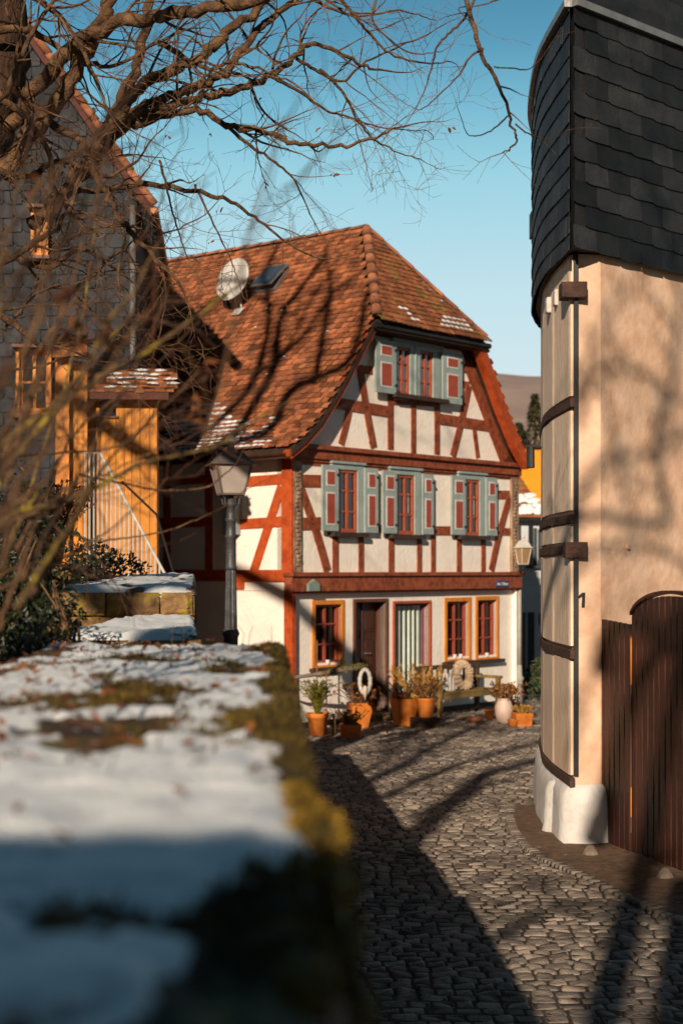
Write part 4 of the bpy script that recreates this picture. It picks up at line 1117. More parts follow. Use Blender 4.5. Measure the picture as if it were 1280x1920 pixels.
for k in range(14): 
    d0=-.02-k*.15; m.hexa([AN.w(tA-.02,0,d0),AN.w(tA+.004,0,d0),AN.w(tA+.004,0,d0-.145),AN.w(tA-.02,0,d0-.145),AN.w(tA-.02,zA1,d0),AN.w(tA+.004,zA1,d0),AN.w(tA+.004,zA1,d0-.145),AN.w(tA-.02,zA1,d0-.145)],R.random())
m.build('side_wall','larch',an)
m=MB(); mm=MB(); ms_=MB()
rz0=AN.p(165,738)[1]; 
for j in range(5):
    for k in range(9):
        t0=-.02+(tA+.26)*k/9+(.05 if j%2 else 0); t1=t0+(tA+.26)/9-.006; o=.28-j*.2; z0_=rz0+j*.085
        rr=R.random(); jz=R.uniform(-.01,.015)
        q=[AN.w(t0,z0_+.03+jz,o),AN.w(t1,z0_+.03+jz,o),AN.w(t1,z0_+.115,o-.24),AN.w(t0,z0_+.115,o-.24)]
        m.hexa([x-V((0,0,.03)) for x in q]+q,rr)
        if R.random()<.55:
            p=(q[0]+q[1])/2+V((0,0,.01)); mm.add([p+V((R.uniform(-.12,.12),R.uniform(-.05,.1),R.uniform(0,.035))) for _ in range(7)],[(0,1,2),(1,2,3),(2,3,4),(3,4,5),(4,5,6),(0,2,5)])
        if R.random()<.45:
            p=(q[0]+q[1]+q[2]+q[3])/4+V((0,0,.01)); ring=[p+V((math.cos(a_*math.pi/4)*.10*R.uniform(.6,1.3),math.sin(a_*math.pi/4)*.05,math.sin(a_*math.pi/4)*.02)) for a_ in range(8)]; ms_.add(ring+[p+V((0,0,.02))],[(a_,(a_+1)%8,8) for a_ in range(8)])
rf=m.build('roof','tile_moss',an); mm.build('moss','moss',rf); ms_.build('snow_patches','snow',rf,True)
m=MB(); AN.box(m,-.05,tA+.16,rz0-.10,rz0-.0,.12,.26); m.build('fascia','dark_timber',rf)
m=MB(); AN.box(m,0,tA+.1,rz0,rz0+.38,-2.0,-.75); m.build('roof_deck','tile_moss',rf)
# boarded bay left of the porch
BY=Plane((at(104,800,21.8).x,21.8),math.radians(8)); tB=BY.t(164)
by=thing('boarded_bay',(at(130,800,22).x,22.2,0),'narrow wooden bay with a sunlit orange board and snow-topped roof left of the porch','bay')
zz=BY.p(104,632)[1]; zz2=BY.p(104,672)[1]
m=MB(); boards(m,BY,0,.19,.0,lambda t:zz-.30*t/.19,.19,.0); m.build('sunlit_board','orange_wood',by)
m=MB(); boards(m,BY,.2,tB,.0,lambda t:zz2-.1*(t-.2),.085,-.16); m.build('board_wall','larch',by)
m=MB()
for j in range(5):
    for k in range(4):
        t0=-.03+k*.115; z_=zz-.30+j*.075; q=[BY.w(t0,z_+.03,.10-.10*j+.1),BY.w(t0+.11,z_+.03,.2-.10*j),BY.w(t0+.11,z_+.10,.08-.1*j),BY.w(t0,z_+.10,.08-.1*j)]
        m.hexa([x-V((0,0,.03)) for x in q]+q,R.random())
rf=m.build('roof','tile_moss',by)
m=MB(); BY.box(m,-.05,.46,zz+.07,zz+.115,-.5,-.2); m.build('snow_cap','snow',rf,bevel=.02)
m=MB(); BY.box(m,0,tB,0,zz2-.2,-1.5,-.2); m.build('inner_wall','dark_timber',by)
# stair railing
RL=Plane((at(153,900,17).x,17),math.radians(6)); ra=thing('stair_railing',(at(230,1000,17).x,17.2,1.8),'thin steel stair railing with upright bars sloping down in front of the porch','railing')
m=MB(); p0=RL.p(153,848); p1=RL.p(189,850); p2=RL.p(316,1089)
m.tube([RL.w(*p0),RL.w(*p1),RL.w(*p2)],.016,8); m.build('handrail','railing',ra)
x=160
while x<312:
    t,_=RL.p(x,900); zt_=p1[1] if t<p1[0] else p1[1]+(p2[1]-p1[1])*(t-p1[0])/(p2[0]-p1[0])
    zb_=RL.p(x,1086)[1]
    if zt_-zb_>.05: m=MB(); m.tube([RL.w(t,zb_-.35),RL.w(t,zt_)],.011,6); m.build('baluster','railing',ra)
    x+=8.2
hr2=MB(); hr2.tube([RL.w(*RL.p(226,898),-.5),RL.w(*RL.p(293,962),-.5),RL.w(*RL.p(330,1090),-.5)],.014,6); hr2.build('handrail','black',ra)

# ------------------------------------------------------------------ snowy garden wall in the foreground
def xe(Y): return -.0467*Y+.040
WT=CAMZ-.32
gw=thing('garden_wall',(-.4,3.5,0),'long stone garden wall in the foreground, its flat top covered in snow, moss and dead leaves','wall')
def snowmask(x,y):
    d=(x-xe(y))      # negative inside
    v=.20+.85*nz(x*3.1,y*1.7,1)+.65*nz(x*8,y*5,2)+.45*nz(x*24,y*18,3)
    v+=.8*max(0,min(1,(2.75-y)/.5))*(1 if y>1.75 else .55)
    if 4.4<y: v+=.10
    if 2.8<y<4.3: v-=.10
    if y<1.6: v-=.35+.5*nz(x*5,y*4,17)
    if y<1.75 and d>-.13: v-=(d+.13)/.06*(min(1,(1.75-y)/.3))
    v-= max(0,(d+.07)/.08)*1.0 if d>-.07 else 0
    v-= max(0,(-.72-d)/.15)*.6
    return v
prof_w=[]
N1=46
for i in range(N1+1): prof_w.append((-.92+.90*i/N1,0))
for k in range(1,6):
    a_=k/6*math.pi/2; prof_w.append((-.02+.05*math.sin(a_),-.05*(1-math.cos(a_))))
for k in range(0,20): prof_w.append((.03,-.05-.0-(2.25)*(k/19)**1.5))
ys=[]; y=.35
while y<6.7: ys.append(y); y+=.018+.006*y*.5
ys.append(6.72)
m=MB(); nP=len(prof_w)
for y in ys:
    for (dx,dz) in prof_w:
        x=xe(y)+dx; z=WT+dz
        if dz>-.06:
            s_=snowmask(x,y); sn_=1/(1+math.exp(-9*s_))
            z+=.007*nz(x*11,y*8,13)*sn_+sn_*.016+.006*nz(x*40,y*34,9)*(1-sn_*.6)+.012*nz(x*4,y*3,5)+.010*nz(x*14,y*12,6)+(1-sn_)*.014*nz(x*34,y*30,8)
            if dx>-.05: x+=.028*nz(y*2.2,4,1)+.018*nz(y*7,z*8,2); z+=.018*nz(y*3.1,7)
            z-= .03*max(0,(y-6.45)/.27)**2
        else:
            sn_=0.0
            course=((z+.0)/.24); fr=course-math.floor(course); joint=max(0,1-abs(fr-.5)*0-0) 
            by_=(y+ (math.floor(course)%2)*.2+.13*math.floor(course))/.46; fy=by_-math.floor(by_)
            j_=max(0,1-min(fr,1-fr)/.07)+max(0,1-min(fy,1-fy)/.04)
            x+= .020*nz(y*3,z*3,3)+.014*nz(y*11,z*11,4)-.02*min(1,j_)+.02*nz(math.floor(by_)*3.1,math.floor(course)*1.7)
            if z>WT-.4: x+=.028*nz(y*2.2,4,1)*(1-(WT-z)/.4)
        m.v.append((x,y,z)); m.pa.append(sn_)
for i in range(len(ys)-1):
    for j in range(nP-1): m.f.append([i*nP+j,i*nP+j+1,(i+1)*nP+j+1,(i+1)*nP+j]); m.r.append(R.random() if False else .5); m.mi.append(0)
# end face + left face
b0=(len(ys)-1)*nP
m.f.append([b0+j for j in range(nP)]+[]); m.r.append(.5); m.mi.append(0)
# wall-top material: snow where mask, moss / litter elsewhere
wm=bpy.data.materials.new('snow_moss_stone'); nn,ll=nt(wm); b=nn['Principled BSDF']; b.inputs['Roughness'].default_value=.8
tcx=nn.new('ShaderNodeTexCoord')
def nn_noise(sc,det=6):
    x=nn.new('ShaderNodeTexNoise'); x.inputs['Scale'].default_value=sc; x.inputs['Detail'].default_value=det; ll.new(tcx.outputs['Object'],x.inputs['Vector']); return x
def ramp(src,els):
    r_=nn.new('ShaderNodeValToRGB'); e=r_.color_ramp.elements
    e[0].position=els[0][0]; e[0].color=(*els[0][1],1); e[1].position=els[-1][0]; e[1].color=(*els[-1][1],1)
    for p,c in els[1:-1]: k=e.new(p); k.color=(*c,1)
    ll.new(src,r_.inputs['Fac']); return r_
mossc=ramp(nn_noise(7).outputs['Fac'],[(.30,(.020,.012,.008)),(.45,(.065,.030,.014)),(.54,(.055,.042,.010)),(.64,(.14,.10,.016)),(.78,(.24,.17,.025))])
litter=ramp(nn_noise(38,3).outputs['Fac'],[(.40,(.05,.02,.012)),(.55,(.20,.085,.035)),(.7,(.32,.16,.08))])
mxa=nn.new('ShaderNodeMix'); mxa.data_type='RGBA'; ll.new(ramp(nn_noise(4.3).outputs['Fac'],[(.45,(0,0,0)),(.58,(1,1,1))]).outputs['Color'],mxa.inputs['Factor']); ll.new(mossc.outputs['Color'],mxa.inputs[6]); ll.new(litter.outputs['Color'],mxa.inputs[7])
snc=ramp(nn_noise(6).outputs['Fac'],[(.3,(.84,.86,.90)),(.7,(.94,.94,.94))])
at_=nn.new('ShaderNodeAttribute'); at_.attribute_name='mask'
ad=nn.new('ShaderNodeMath'); ad.operation='MULTIPLY_ADD'; ll.new(nn_noise(60,4).outputs['Fac'],ad.inputs[0]); ad.inputs[1].default_value=.55; ll.new(at_.outputs['Fac'],ad.inputs[2])
rm=ramp(ad.outputs[0],[(.62,(0,0,0)),(.78,(1,1,1))])
mxb=nn.new('ShaderNodeMix'); mxb.data_type='RGBA'; ll.new(rm.outputs['Color'],mxb.inputs['Factor']); ll.new(mxa.outputs[2],mxb.inputs[6]); ll.new(snc.outputs['Color'],mxb.inputs[7])
ll.new(mxb.outputs[2],b.inputs['Base Color'])
bp2=nn.new('ShaderNodeBump'); bp2.inputs['Strength'].default_value=.6; bp2.inputs['Distance'].default_value=.012; ll.new(nn_noise(70,6).outputs['Fac'],bp2.inputs['Height']); ll.new(bp2.outputs['Normal'],b.inputs['Normal'])
M['walltop']=wm
m.build('wall_top','walltop',gw,True)
# moss tufts and grass blades on the wall
def tufts(name,n_,area,parent,m_='moss',hh=(.010,.028),wd=.0035,cond=None,R_=R):
    m=MB(); c=0; tries=0
    while c<n_ and tries<n_*12:
        tries+=1
        x,y,z=area(R_)
        if cond and not cond(x,y): continue
        c+=1; h=R_.uniform(*hh); a_=R_.uniform(0,6.28); d=V((math.cos(a_)*wd,math.sin(a_)*wd,0)); lean=V((R_.uniform(-.6,.6)*h,R_.uniform(-.6,.6)*h,h))
        p=V((x,y,z)); m.add([p-d,p+d,p+lean],[(0,1,2)],R_.random())
    o=m.build(name,m_,parent); 
    return o
def topz(x,y): return WT+.006+.012*nz(x*4,y*3,5)
def ar(R_): y=1.2+5.5*R_.random()**.8; x=xe(y)-R_.random()**1.4*.85+.03; return (x,y,topz(x,y)-.004-max(0,(x-xe(y)+.0))*.6)
o=tufts('moss_carpet',16000,ar,None,'moss',(.008,.030),.0035,lambda x,y: snowmask(x,y)<.05 and (nz(x*2.4,y*2,11)>-.05 or x>xe(y)-.1)); tag(o,'yellow-brown moss growing in patches through the snow on the wall','moss',kind='stuff')
def ar2(R_):
    y=R_.uniform(.8,6.7); k=R_.random(); return (xe(y)+.035+.028*nz(y*2.2,4,1)+.018*nz(y*7,(WT-.05)*8,2),y,WT-.03-k*.35)
m=MB()
for _ in range(9000):
    x,y,z=ar2(R)
    if nz(y*2.5,z*4,21)<-.12: continue
    p=V((x-.01,y,z)); l_=R.uniform(.008,.028); d=V((l_,R.uniform(-.5,.5)*l_,R.uniform(-.9,.5)*l_)); q=V((0,.004,.003)); m.add([p-q,p+q,p+d],[(0,1,2)],R.random())
o=m.build('moss_fringe','moss'); tag(o,'fringe of moss hanging over the edge of the snowy wall','moss',kind='stuff')
# cushions of moss along the edge, near the camera
m=MB()
for (yy,rr,dx,dz) in ((1.72,.030,.028,-.02),(1.95,.034,.02,-.01),(1.55,.03,.03,-.05),(2.35,.03,.0,.0),(1.25,.035,-.01,-.01),(1.36,.03,.03,-.05),(2.8,.03,.01,-.02),(3.3,.03,.01,-.01),(3.9,.035,.012,-.02),(4.6,.03,.014,-.02),(5.5,.03,.012,-.01)):
    c=V((xe(yy)+dx-.005,yy,WT+dz)); vs=[];fs=[]
    for i in range(9):
        th=math.pi*i/8
        for k in range(14):
            ph=2*math.pi*k/14; d=V((math.sin(th)*math.cos(ph),math.sin(th)*math.sin(ph)*1.7,math.cos(th)*.8)); q=1+.35*nz(d.x*2+yy*9,d.y*2,d.z*2)
            vs.append(c+d*rr*q)
    for i in range(8):
        for k in range(14): fs.append((i*14+k,i*14+(k+1)%14,(i+1)*14+(k+1)%14,(i+1)*14+k))
    m.add(vs,fs)
m.build('moss_cushions','moss',gw,True)['kind']='stuff'
M['moss_gold']=mat('golden_moss',(.16,.09,.012),(.50,.30,.03),30,.95,.9,90)
m=MB()
for (yy,rr,dx,dz) in ((1.92,.034,.035,.0),(1.78,.030,.045,-.03),(2.05,.028,.02,.005),(1.68,.028,.045,-.06),(2.2,.024,.015,.0)):
    for q_ in range(420):
        d=V((R.gauss(0,1),R.gauss(0,1.5),R.gauss(0,1))).normalized(); p=V((xe(yy)+dx-.015,yy,WT+dz))+d*rr*R.uniform(.8,1.1); l_=R.uniform(.003,.008); t3=d.orthogonal().normalized()*l_*.5
        m.add([p-t3,p+t3,p+d*l_*1.6],[(0,1,2)],R.random())
m.build('golden_moss','moss_gold',gw)['kind']='stuff'
# dead leaves
def leaf(mb,p,s_,R_,flat=.5):
    a_=R_.uniform(0,6.28); n_=V((R_.gauss(0,flat),R_.gauss(0,flat),1)).normalized(); u=n_.orthogonal().normalized(); v_=n_.cross(u); u,v_=u*math.cos(a_)+v_*math.sin(a_),v_*math.cos(a_)-u*math.sin(a_)
    c=R_.uniform(.1,.5)*s_
    mb.add([p-u*s_,p-u*s_*.3-v_*s_*.45+n_*c,p+u*s_*.5-v_*s_*.35+n_*c*.6,p+u*s_,p+u*s_*.4+v_*s_*.4+n_*c,p-u*s_*.4+v_*s_*.4+n_*c*.8,p],[(0,1,6),(1,2,6),(2,3,6),(3,4,6),(4,5,6),(5,0,6)],R_.random())
m=MB()
for _ in range(420):
    y=1.6+5.1*R.random(); x=xe(y)-.02-.85*R.random()**.75
    if nz(x*2.5,y*1.7,31)<-.10 and R.random()<.7: continue
    if y<2.7 and R.random()<.75: continue
    leaf(m,V((x,y,topz(x,y)+.022)),R.uniform(.007,.020),R)
o=m.build('dead_leaves','leaf_dead'); tag(o,'small brown dead leaves scattered on the snow of the wall','dead leaves',kind='stuff')
m=MB()
for _ in range(70):
    y=R.uniform(2.2,6.6); x=xe(y)-R.random()*.8; z=topz(x,y)+.02; a_=R.uniform(0,6.28); L=R.uniform(.02,.09); 
    if R.random()<.3: m.tube([V((x,y,z-.01)),V((x+.01*R.uniform(-1,1),y,z+L*.6)),V((x+.03*R.uniform(-1,1),y+.01,z+L))],.0012,3,cap=False)
    else: m.tube([V((x,y,z)),V((x+math.cos(a_)*L*.5,y+math.sin(a_)*L*.5,z+.008)),V((x+math.cos(a_)*L,y+math.sin(a_)*L,z))],.0014,3,cap=False)
p=at(830,1228,0.1) if False else None
o=m.build('fallen_twigs','twig'); tag(o,'thin dry twigs and stalks lying on the snowy wall top','twigs',kind='stuff')

# stepped stone blocks behind the wall
def stoneblock(nm,lab,Y0,Y1,xl,xr,ztop,depthx,th_snow=.05,seed=1,course=.26,tap=-.1):
    t=thing(nm,((xl+xr)/2,Y0,0),lab,'wall')
    R_=random.Random(seed)
    # core with stone courses on front and right faces
    m=MB(); z=ztop
    while z>0:
        h=R_.uniform(course*.8,course*1.25); zb=max(0,z-h); x=xl
        while x<xr-.02:
            w_=R_.uniform(.16,.45); x2=min(x+w_,xr); 
            if xr-x2<.15: x2=xr
            jj=R_.uniform(0,.025)
            N_=6
            # subdivided rough face
            vs=[];fs=[]
            for i in range(N_+1):
                for j in range(N_+1):
                    px=x+.008+(x2-x-.016)*i/N_; pz=zb+.008+(z-zb-.016)*j/N_; e_=min(i,N_-i,j,N_-j); 
                    vs.append((px,Y0-jj-(.024 if e_>0 else 0)-.030*nz(px*9,pz*9,seed)-.012*nz(px*25,pz*25,seed),pz))
            for i in range(N_):
                for j in range(N_): fs.append((i*(N_+1)+j,(i+1)*(N_+1)+j,(i+1)*(N_+1)+j+1,i*(N_+1)+j+1))
            m.add(vs,fs,R_.random()); x=x2
        y=Y0
        while y<Y1:
            y2=min(y+R_.uniform(.35,.7),Y1); jj=R_.uniform(0,.02); xa=xr+(y-Y0)*tap; xb=xr+(y2-Y0)*tap; m.hexa([(xa-.05,y+.006,zb+.006),(xa+jj,y+.006,zb+.006),(xb+jj,y2-.006,zb+.006),(xb-.05,y2-.006,zb+.006),(xa-.05,y+.006,z-.006),(xa+jj,y+.006,z-.006),(xb+jj,y2-.006,z-.006),(xb-.05,y2-.006,z-.006)],R_.random()); y=y2
        z=zb
    m.build('stone_courses','stone',t)
    m=MB(); m.prism([(xl+.01,Y0+.004,0),(xr-.01,Y0+.004,0),(xr-.01+(Y1-Y0)*tap,Y1,0),(xl+.01+(Y1-Y0)*tap*.5,Y1,0)],(0,0,ztop-.02)); m.build('stone_core','stone',t)
    # snow top
    m=MB(); NXX=44; NYY=40; vs=[];fs=[]
    for j in range(NYY+1):
        for i in range(NXX+1):
            py=Y0+(Y1-Y0)*j/NYY; xq=xr+(py-Y0)*tap+.02; px=xl+(xq-xl)*i/NXX; ed=min(i,NXX-i)/4
            s_=.24+.8*nz(px*2.8,py*1.6,seed+.5)+.5*nz(px*9,py*7,seed)-(.5 if ed<.3 else 0); sn_=1/(1+math.exp(-8*s_))
            bulge=depthx*math.sin(min(1,(py-Y0)/max(.1,Y1-Y0))*math.pi/2)
            vs.append((px,py-.02*(j==0),ztop+.006+th_snow*sn_*min(1,ed+.25)*min(1,(j+.4)/2)+bulge+.02*nz(px*4,py*3,seed)+.012*nz(px*13,py*9,seed)-((.03+.05*abs(nz(px*7,seed))) if (j==0 or i in (0,NXX)) else 0))); m.pa.append(sn_)
    for j in range(NYY):
        for i in range(NXX): fs.append((j*(NXX+1)+i,j*(NXX+1)+i+1,(j+1)*(NXX+1)+i+1,(j+1)*(NXX+1)+i))
    m.add(vs,fs); m.build('snow_cover','walltop',t,True)
    return t
xr2=at(372,0,8).x; xl2=at(95,0,8).x
stoneblock('stone_wall_step','low sandstone wall block with a snow-covered top, in front of the mossy one',8,11.02,xl2,xr2,CAMZ-.345,.0,.03,2,.26,-.108)
xr3=at(364,0,11.05).x; xl3=at(98,0,11.05).x
stoneblock('stone_wall_step','tall mossy sandstone wall block with snow on top, in front of the stair railing',11.05,17.4,xl3,xr3,CAMZ-.150,.06,.04,5,.16,-.093)
m=MB(); ZS=lambda Y: 2.25-.050*(Y-6.7)
Ya=6.74
while Ya<17.4:
    Yb=Ya+R.uniform(.5,.9); z=ZS(Ya)
    while z>0:
        h=R.uniform(.2,.3); zb=max(0,z-h); jj=R.uniform(-.015,.015)
        m.hexa([(xe(Ya)-.9,Ya,zb),(xe(Ya)+jj,Ya,zb),(xe(Yb)+jj,Yb-.01,zb),(xe(Yb)-.9,Yb-.01,zb),(xe(Ya)-.9,Ya,z-.008),(xe(Ya)+jj,Ya,z-.008),(xe(Yb)+jj,Yb-.01,z-.035),(xe(Yb)-.9,Yb-.01,z-.035)],R.random()); z=zb
    Ya=Yb
o=m.build('retaining_wall','stone',None,bevel=.012); tag(o,'lower sandstone wall running downhill behind the snowy wall end','wall')
# raised garden behind the wall
g=MB(); NG=30; vs=[];fs=[]
pts=[]
for j in range(NG+1):
    Y=.2+ (21.5-.2)*j/NG
    xr_= xe(Y)-.88 if Y<7 else (-1.50 if Y<11 else -1.70-(Y-11)*.07)
    for i in range(12):
        x=xr_-i*(7.5)/11*(1 if Y<22 else 1); vs.append((x,Y,2.12+.05*nz(x,Y)+.0*i))
for j in range(NG):
    for i in range(11): fs.append((j*12+i,(j+1)*12+i,(j+1)*12+i+1,j*12+i+1))
g.add(vs,fs); struct('garden_terrace',g,'ground',True)
g=MB(); 
L_=[(xe(.2)-.9,.2),(xe(7)-.9,7),(-1.52,7.01),(-1.52,11),(-1.72,11.01),(-2.45,21.5)]
for a,c in zip(L_,L_[1:]): g.add([(a[0],a[1],0),(c[0],c[1],0),(c[0],c[1],2.1),(a[0],a[1],2.1)],[(0,1,2,3)])
g.add([(-2.45,21.5,0),(-9.9,21.5,0),(-9.9,21.5,2.1),(-2.45,21.5,2.1)],[(0,1,2,3)])
o=g.build('terrace_retaining_face','stone'); o['kind']='structure'
# unseen block added behind the camera to shade the near wall end
m=MB(); gx0,gx1=-4.4,-.95
bw_=thing('added_shade_block',(-2.8,-3.2,0),'unseen stone block with a clay tile roof, added to shade the near wall end','shade block')
m.box(gx0,gx1,-5.4,-3.1,0,3.76); m.build('wall','stone',bw_)
m=MB(); m.prism([(gx0-.15,-5.6,3.77),(gx1+.15,-5.6,3.77),(gx1+.15,-2.95,3.77),(gx0-.15,-2.95,3.77)],(0,0,.33)); m.build('roof','tile',bw_)

# ------------------------------------------------------------------ street furniture: pots, bench
def lathe_pot(name,prof,mt,loc,lab,cat,group=None,n=22,sq=False,rot=0,soil=True,plant=None):
    t=thing(name,loc,lab,cat,group)
    m=MB()
    n_=4 if sq else n
    vs=[];fs=[]
    for (r_,z) in prof:
        for k in range(n_):
            a_=2*math.pi*(k+.5 if sq else k)/n_+rot; k_=r_*(1.41 if sq else 1); vs.append(V(loc)+V((math.cos(a_)*k_,math.sin(a_)*k_,z)))
    for i in range(len(prof)-1):
        for k in range(n_): fs.append((i*n_+k,i*n_+(k+1)%n_,(i+1)*n_+(k+1)%n_,(i+1)*n_+k))
    fs.append(tuple(range(n_-1,-1,-1)))
    m.add(vs,fs); m.build('pot_body',mt,t,not sq,.008 if sq else 0)
    if soil:
        m=MB(); r_,z=prof[-1]; zt_=max(p[1] for p in prof)-.03; m.lathe(V(loc)+V((0,0,zt_-.02)),[(r_*.97,0),(r_*.9,.02)],12); m.build('soil','joint',t)
    return t
def potprof(r0,r1,h,rim=.0):
    w_=.018
    P=[(r0,0),(r0+(r1-r0)*.78,h*.78)]
    if rim: P+=[(r0+(r1-r0)*.8+rim,h*.79),(r1+rim,h)]
    else: P+=[(r1,h)]
    e_=P[-1][0]; P+=[(e_-w_,h),(e_-w_-.01,h-.05)]
    return P
def stems(par,loc,z0,h,spread,n_,m_stem,m_head,hs,leafn=3,name='plant',R_=R,droop=0):
    ms=MB(); mh=MB()
    for _ in range(int(n_*1.6)):
        a_=R_.uniform(0,6.28); r_=R_.random()**.6*spread*.4; b_=V(loc)+V((math.cos(a_)*r_,math.sin(a_)*r_,z0)); hh=h*R_.uniform(.55,1.05); e_=b_+V((math.cos(a_)*spread*R_.uniform(.2,1),math.sin(a_)*spread*R_.uniform(.2,1),hh))
        mid=b_.lerp(e_,.5)+V((0,0,hh*.12)); ms.tube([b_,mid,e_-V((0,0,droop*hh))],.0045,4,cap=False)
        for _k in range(leafn):
            f=R_.random(); p=b_.lerp(e_,.35+.65*f)
            leaf(mh,p+V((R_.uniform(-1,1),R_.uniform(-1,1),R_.uniform(-1,1)))*hs*.8,hs*R_.uniform(.5,1.1),R_,1.5)
        for _k in range(3): leaf(mh,e_+V((R_.uniform(-1,1),R_.uniform(-1,1),R_.uniform(-.5,.8)))*hs*.6,hs*R_.uniform(.6,1),R_,1.5)
    p_=ms.build('stems',m_stem,par); mh.build('leaves',m_head,par)
# A fern pot
pA=G(595,1380)
t=lathe_pot('flower_pot',potprof(.125,.17,.36,.012),'terracotta',pA,'round terracotta pot with a feathery green plant at the left house corner','plant pot','pots in front of the house')
ms=MB(); mh=MB()
for _ in range(80):
    a_=R.uniform(0,6.28); L=R.uniform(.30,.62); b_=pA+V((0,0,.33)); d=V((math.cos(a_),math.sin(a_),0)); sp_=R.uniform(.15,.9)
    P=[b_+d*.03,b_+d*L*.25*sp_+V((0,0,L*.55)),b_+d*L*.6*sp_+V((0,0,L*.85)),b_+d*L*.95*sp_+V((0,0,L*.88))]
    ms.tube(P,[.005,.004,.003,.0015],4,cap=False)
    for k in range(46):
        f=.15+.85*R.random(); i=min(int(f*3),2); p=P[i].lerp(P[i+1],f*3-i); q=V((R.gauss(0,1),R.gauss(0,1),R.gauss(.3,.8))).normalized()*R.uniform(.025,.06); w_=q.orthogonal().normalized()*.006
        mh.add([p-w_,p+w_,p+q],[(0,1,2)],R.random())
ms.build('stems','fern',t); mh.build('foliage','fern',t)
# stake
p=G(626,1379); m=MB(); m.box(-.025,.025,-.02,.02,0,.34); o=m.build('wooden_stake','bench',None,bevel=.004); o.location=p; tag(o,'short pale wooden stake standing right of the feathery plant pot','stake')
# B square planter, C tall tapered
pB=G(657,1384); t=lathe_pot('planter',potprof(.13,.15,.22),'terracotta',pB,'low square terracotta planter with dry brown flower heads','planter','pots in front of the house',sq=True,rot=.18); stems(t,pB,.18,.26,.2,34,'twig','dry',.022)
pC=G(668,1368); t=lathe_pot('flower_pot',potprof(.11,.19,.42),'terracotta',pC+V((.06,.25,0)),'tall tapered square terracotta pot with dried hydrangeas beside the door','plant pot','pots in front of the house',sq=True,rot=.25); stems(t,pC+V((.06,.25,0)),.38,.34,.34,26,'twig','dry',.034)
pD=G(757,1361); t=lathe_pot('flower_pot',potprof(.125,.195,.46),'terracotta',pD,'tall plain tapered terracotta pot left of the bench','plant pot','pots in front of the house',sq=True,rot=.35); stems(t,pD,.42,.28,.26,26,'twig','dry',.02)
p=G(796,1364); m=MB(); m.box(-.22,.22,-.13,.13,.0,.17); m.box(-.08,.05,-.145,-.128,.07,.09)
o=m.build('wooden_block','bench_dark',None,bevel=.02); o.location=p; o.rotation_euler=(0,0,.3); tag(o,'dark weathered wooden block carrying a ribbed terracotta pot','block')
pE=p+V((.02,0,.17)); rib=[(.11,0)]+[(.11+.055*k/9+(.008 if k%2 else 0),.03*k+.02) for k in range(9)]+[(.178,.29),(.18,.32),(.16,.32),(.15,.28)]
t=lathe_pot('flower_pot',rib,'terracotta',pE,'round ribbed terracotta pot on the dark wooden block','plant pot','pots in front of the house'); stems(t,pE,.28,.36,.28,30,'twig','dry',.028); 
pF=G(785,1352)+V((-.02,.35,.0)); t=lathe_pot('flower_pot',potprof(.13,.17,.44,.01),'straw',pF,'yellowish pot with tall yellow dried umbels behind the ribbed pot','plant pot','pots in front of the house'); stems(t,pF,.42,.5,.42,30,'straw','straw',.034)
# under-bench shard, small pots on the right
p=G(892,1356); t=lathe_pot('clay_dish',[(.05,0),(.12,.03),(.16,.10),(.15,.10),(.1,.04)],'terra_dark',p+V((-.02,0,0)),'tipped terracotta dish lying under the bench','dish',None); 
p=G(918,1352); t=lathe_pot('flower_pot',potprof(.06,.09,.17,.008),'terracotta',p+V((0,.1,.03)),'smallest terracotta pot, between the bench and the pale vase','plant pot','pots in front of the house')
p=G(944,1358); pv=[(.08,0),(.12,.06),(.15,.18),(.155,.30),(.12,.38),(.11,.42),(.125,.44),(.10,.43)]
t=lathe_pot('vase',pv,'ceramic',p,'bulbous pale pink ceramic vase right of the bench','vase'); stems(t,p,.40,.28,.30,26,'twig','dry',.034)
p=G(961,1350)+V((.0,.15,0)); t=lathe_pot('flower_pot',potprof(.10,.14,.30),'terra_dark',p,'shaded brown pot full of large dried hydrangea heads beside the vase','plant pot','pots in front of the house'); stems(t,p,.27,.30,.24,20,'twig','dry',.045)
p=G(978,1361); t=lathe_pot('planter',potprof(.13,.15,.22),'terracotta',p,'square orange planter at the right house corner','planter','pots in front of the house',sq=True,rot=.2); stems(t,p,.2,.14,.14,26,'straw','straw',.022)
m=MB(); 
p=G(966,1362); m=MB(); 
t=lathe_pot('clay_dish',potprof(.07,.10,.12),'terracotta',p+V((-.04,-.02,0)),'low round terracotta bowl touching the square orange planter','bowl')
# bench
bt0=F.t(800,.45); bt1=F.t(914,.45)
bench=thing('garden_bench',F.w((bt0+bt1)/2,0,.45),'old mossy wooden garden bench against the white house wall','bench')
for t_ in (bt0+.04,bt1-.04):
    m=MB(); F.box(m,t_-.04,t_+.04,0,.62,.66,.74); m.build('leg','bench',bench,bevel=.008)
    m=MB(); F.box(m,t_-.04,t_+.04,0,.88,.20,.27); m.build('leg','bench_dark',bench,bevel=.008)
    m=MB(); F.box(m,t_-.045,t_+.045,.62,.67,.20,.78); m.build('armrest','bench',bench,bevel=.01)
m=MB()
for o_ in (.30,.41,.52,.63): F.box(m,bt0+.0,bt1-.0,.41,.445,o_-.045,o_+.045,R.random())
m.build('seat','bench',bench,bevel=.006)
m=MB(); F.box(m,bt0+.08,bt1-.08,.33,.405,.67,.70); m.build('seat_rail','bench',bench,bevel=.005)
m=MB(); F.box(m,bt0,bt1,.82,.90,.21,.26); F.box(m,bt0+.08,bt1-.08,.50,.56,.21,.25)
for k in range(11): 
    t_=bt0+.12+(bt1-bt0-.24)*k/10; F.box(m,t_-.025,t_+.025,.56,.82,.215,.24)
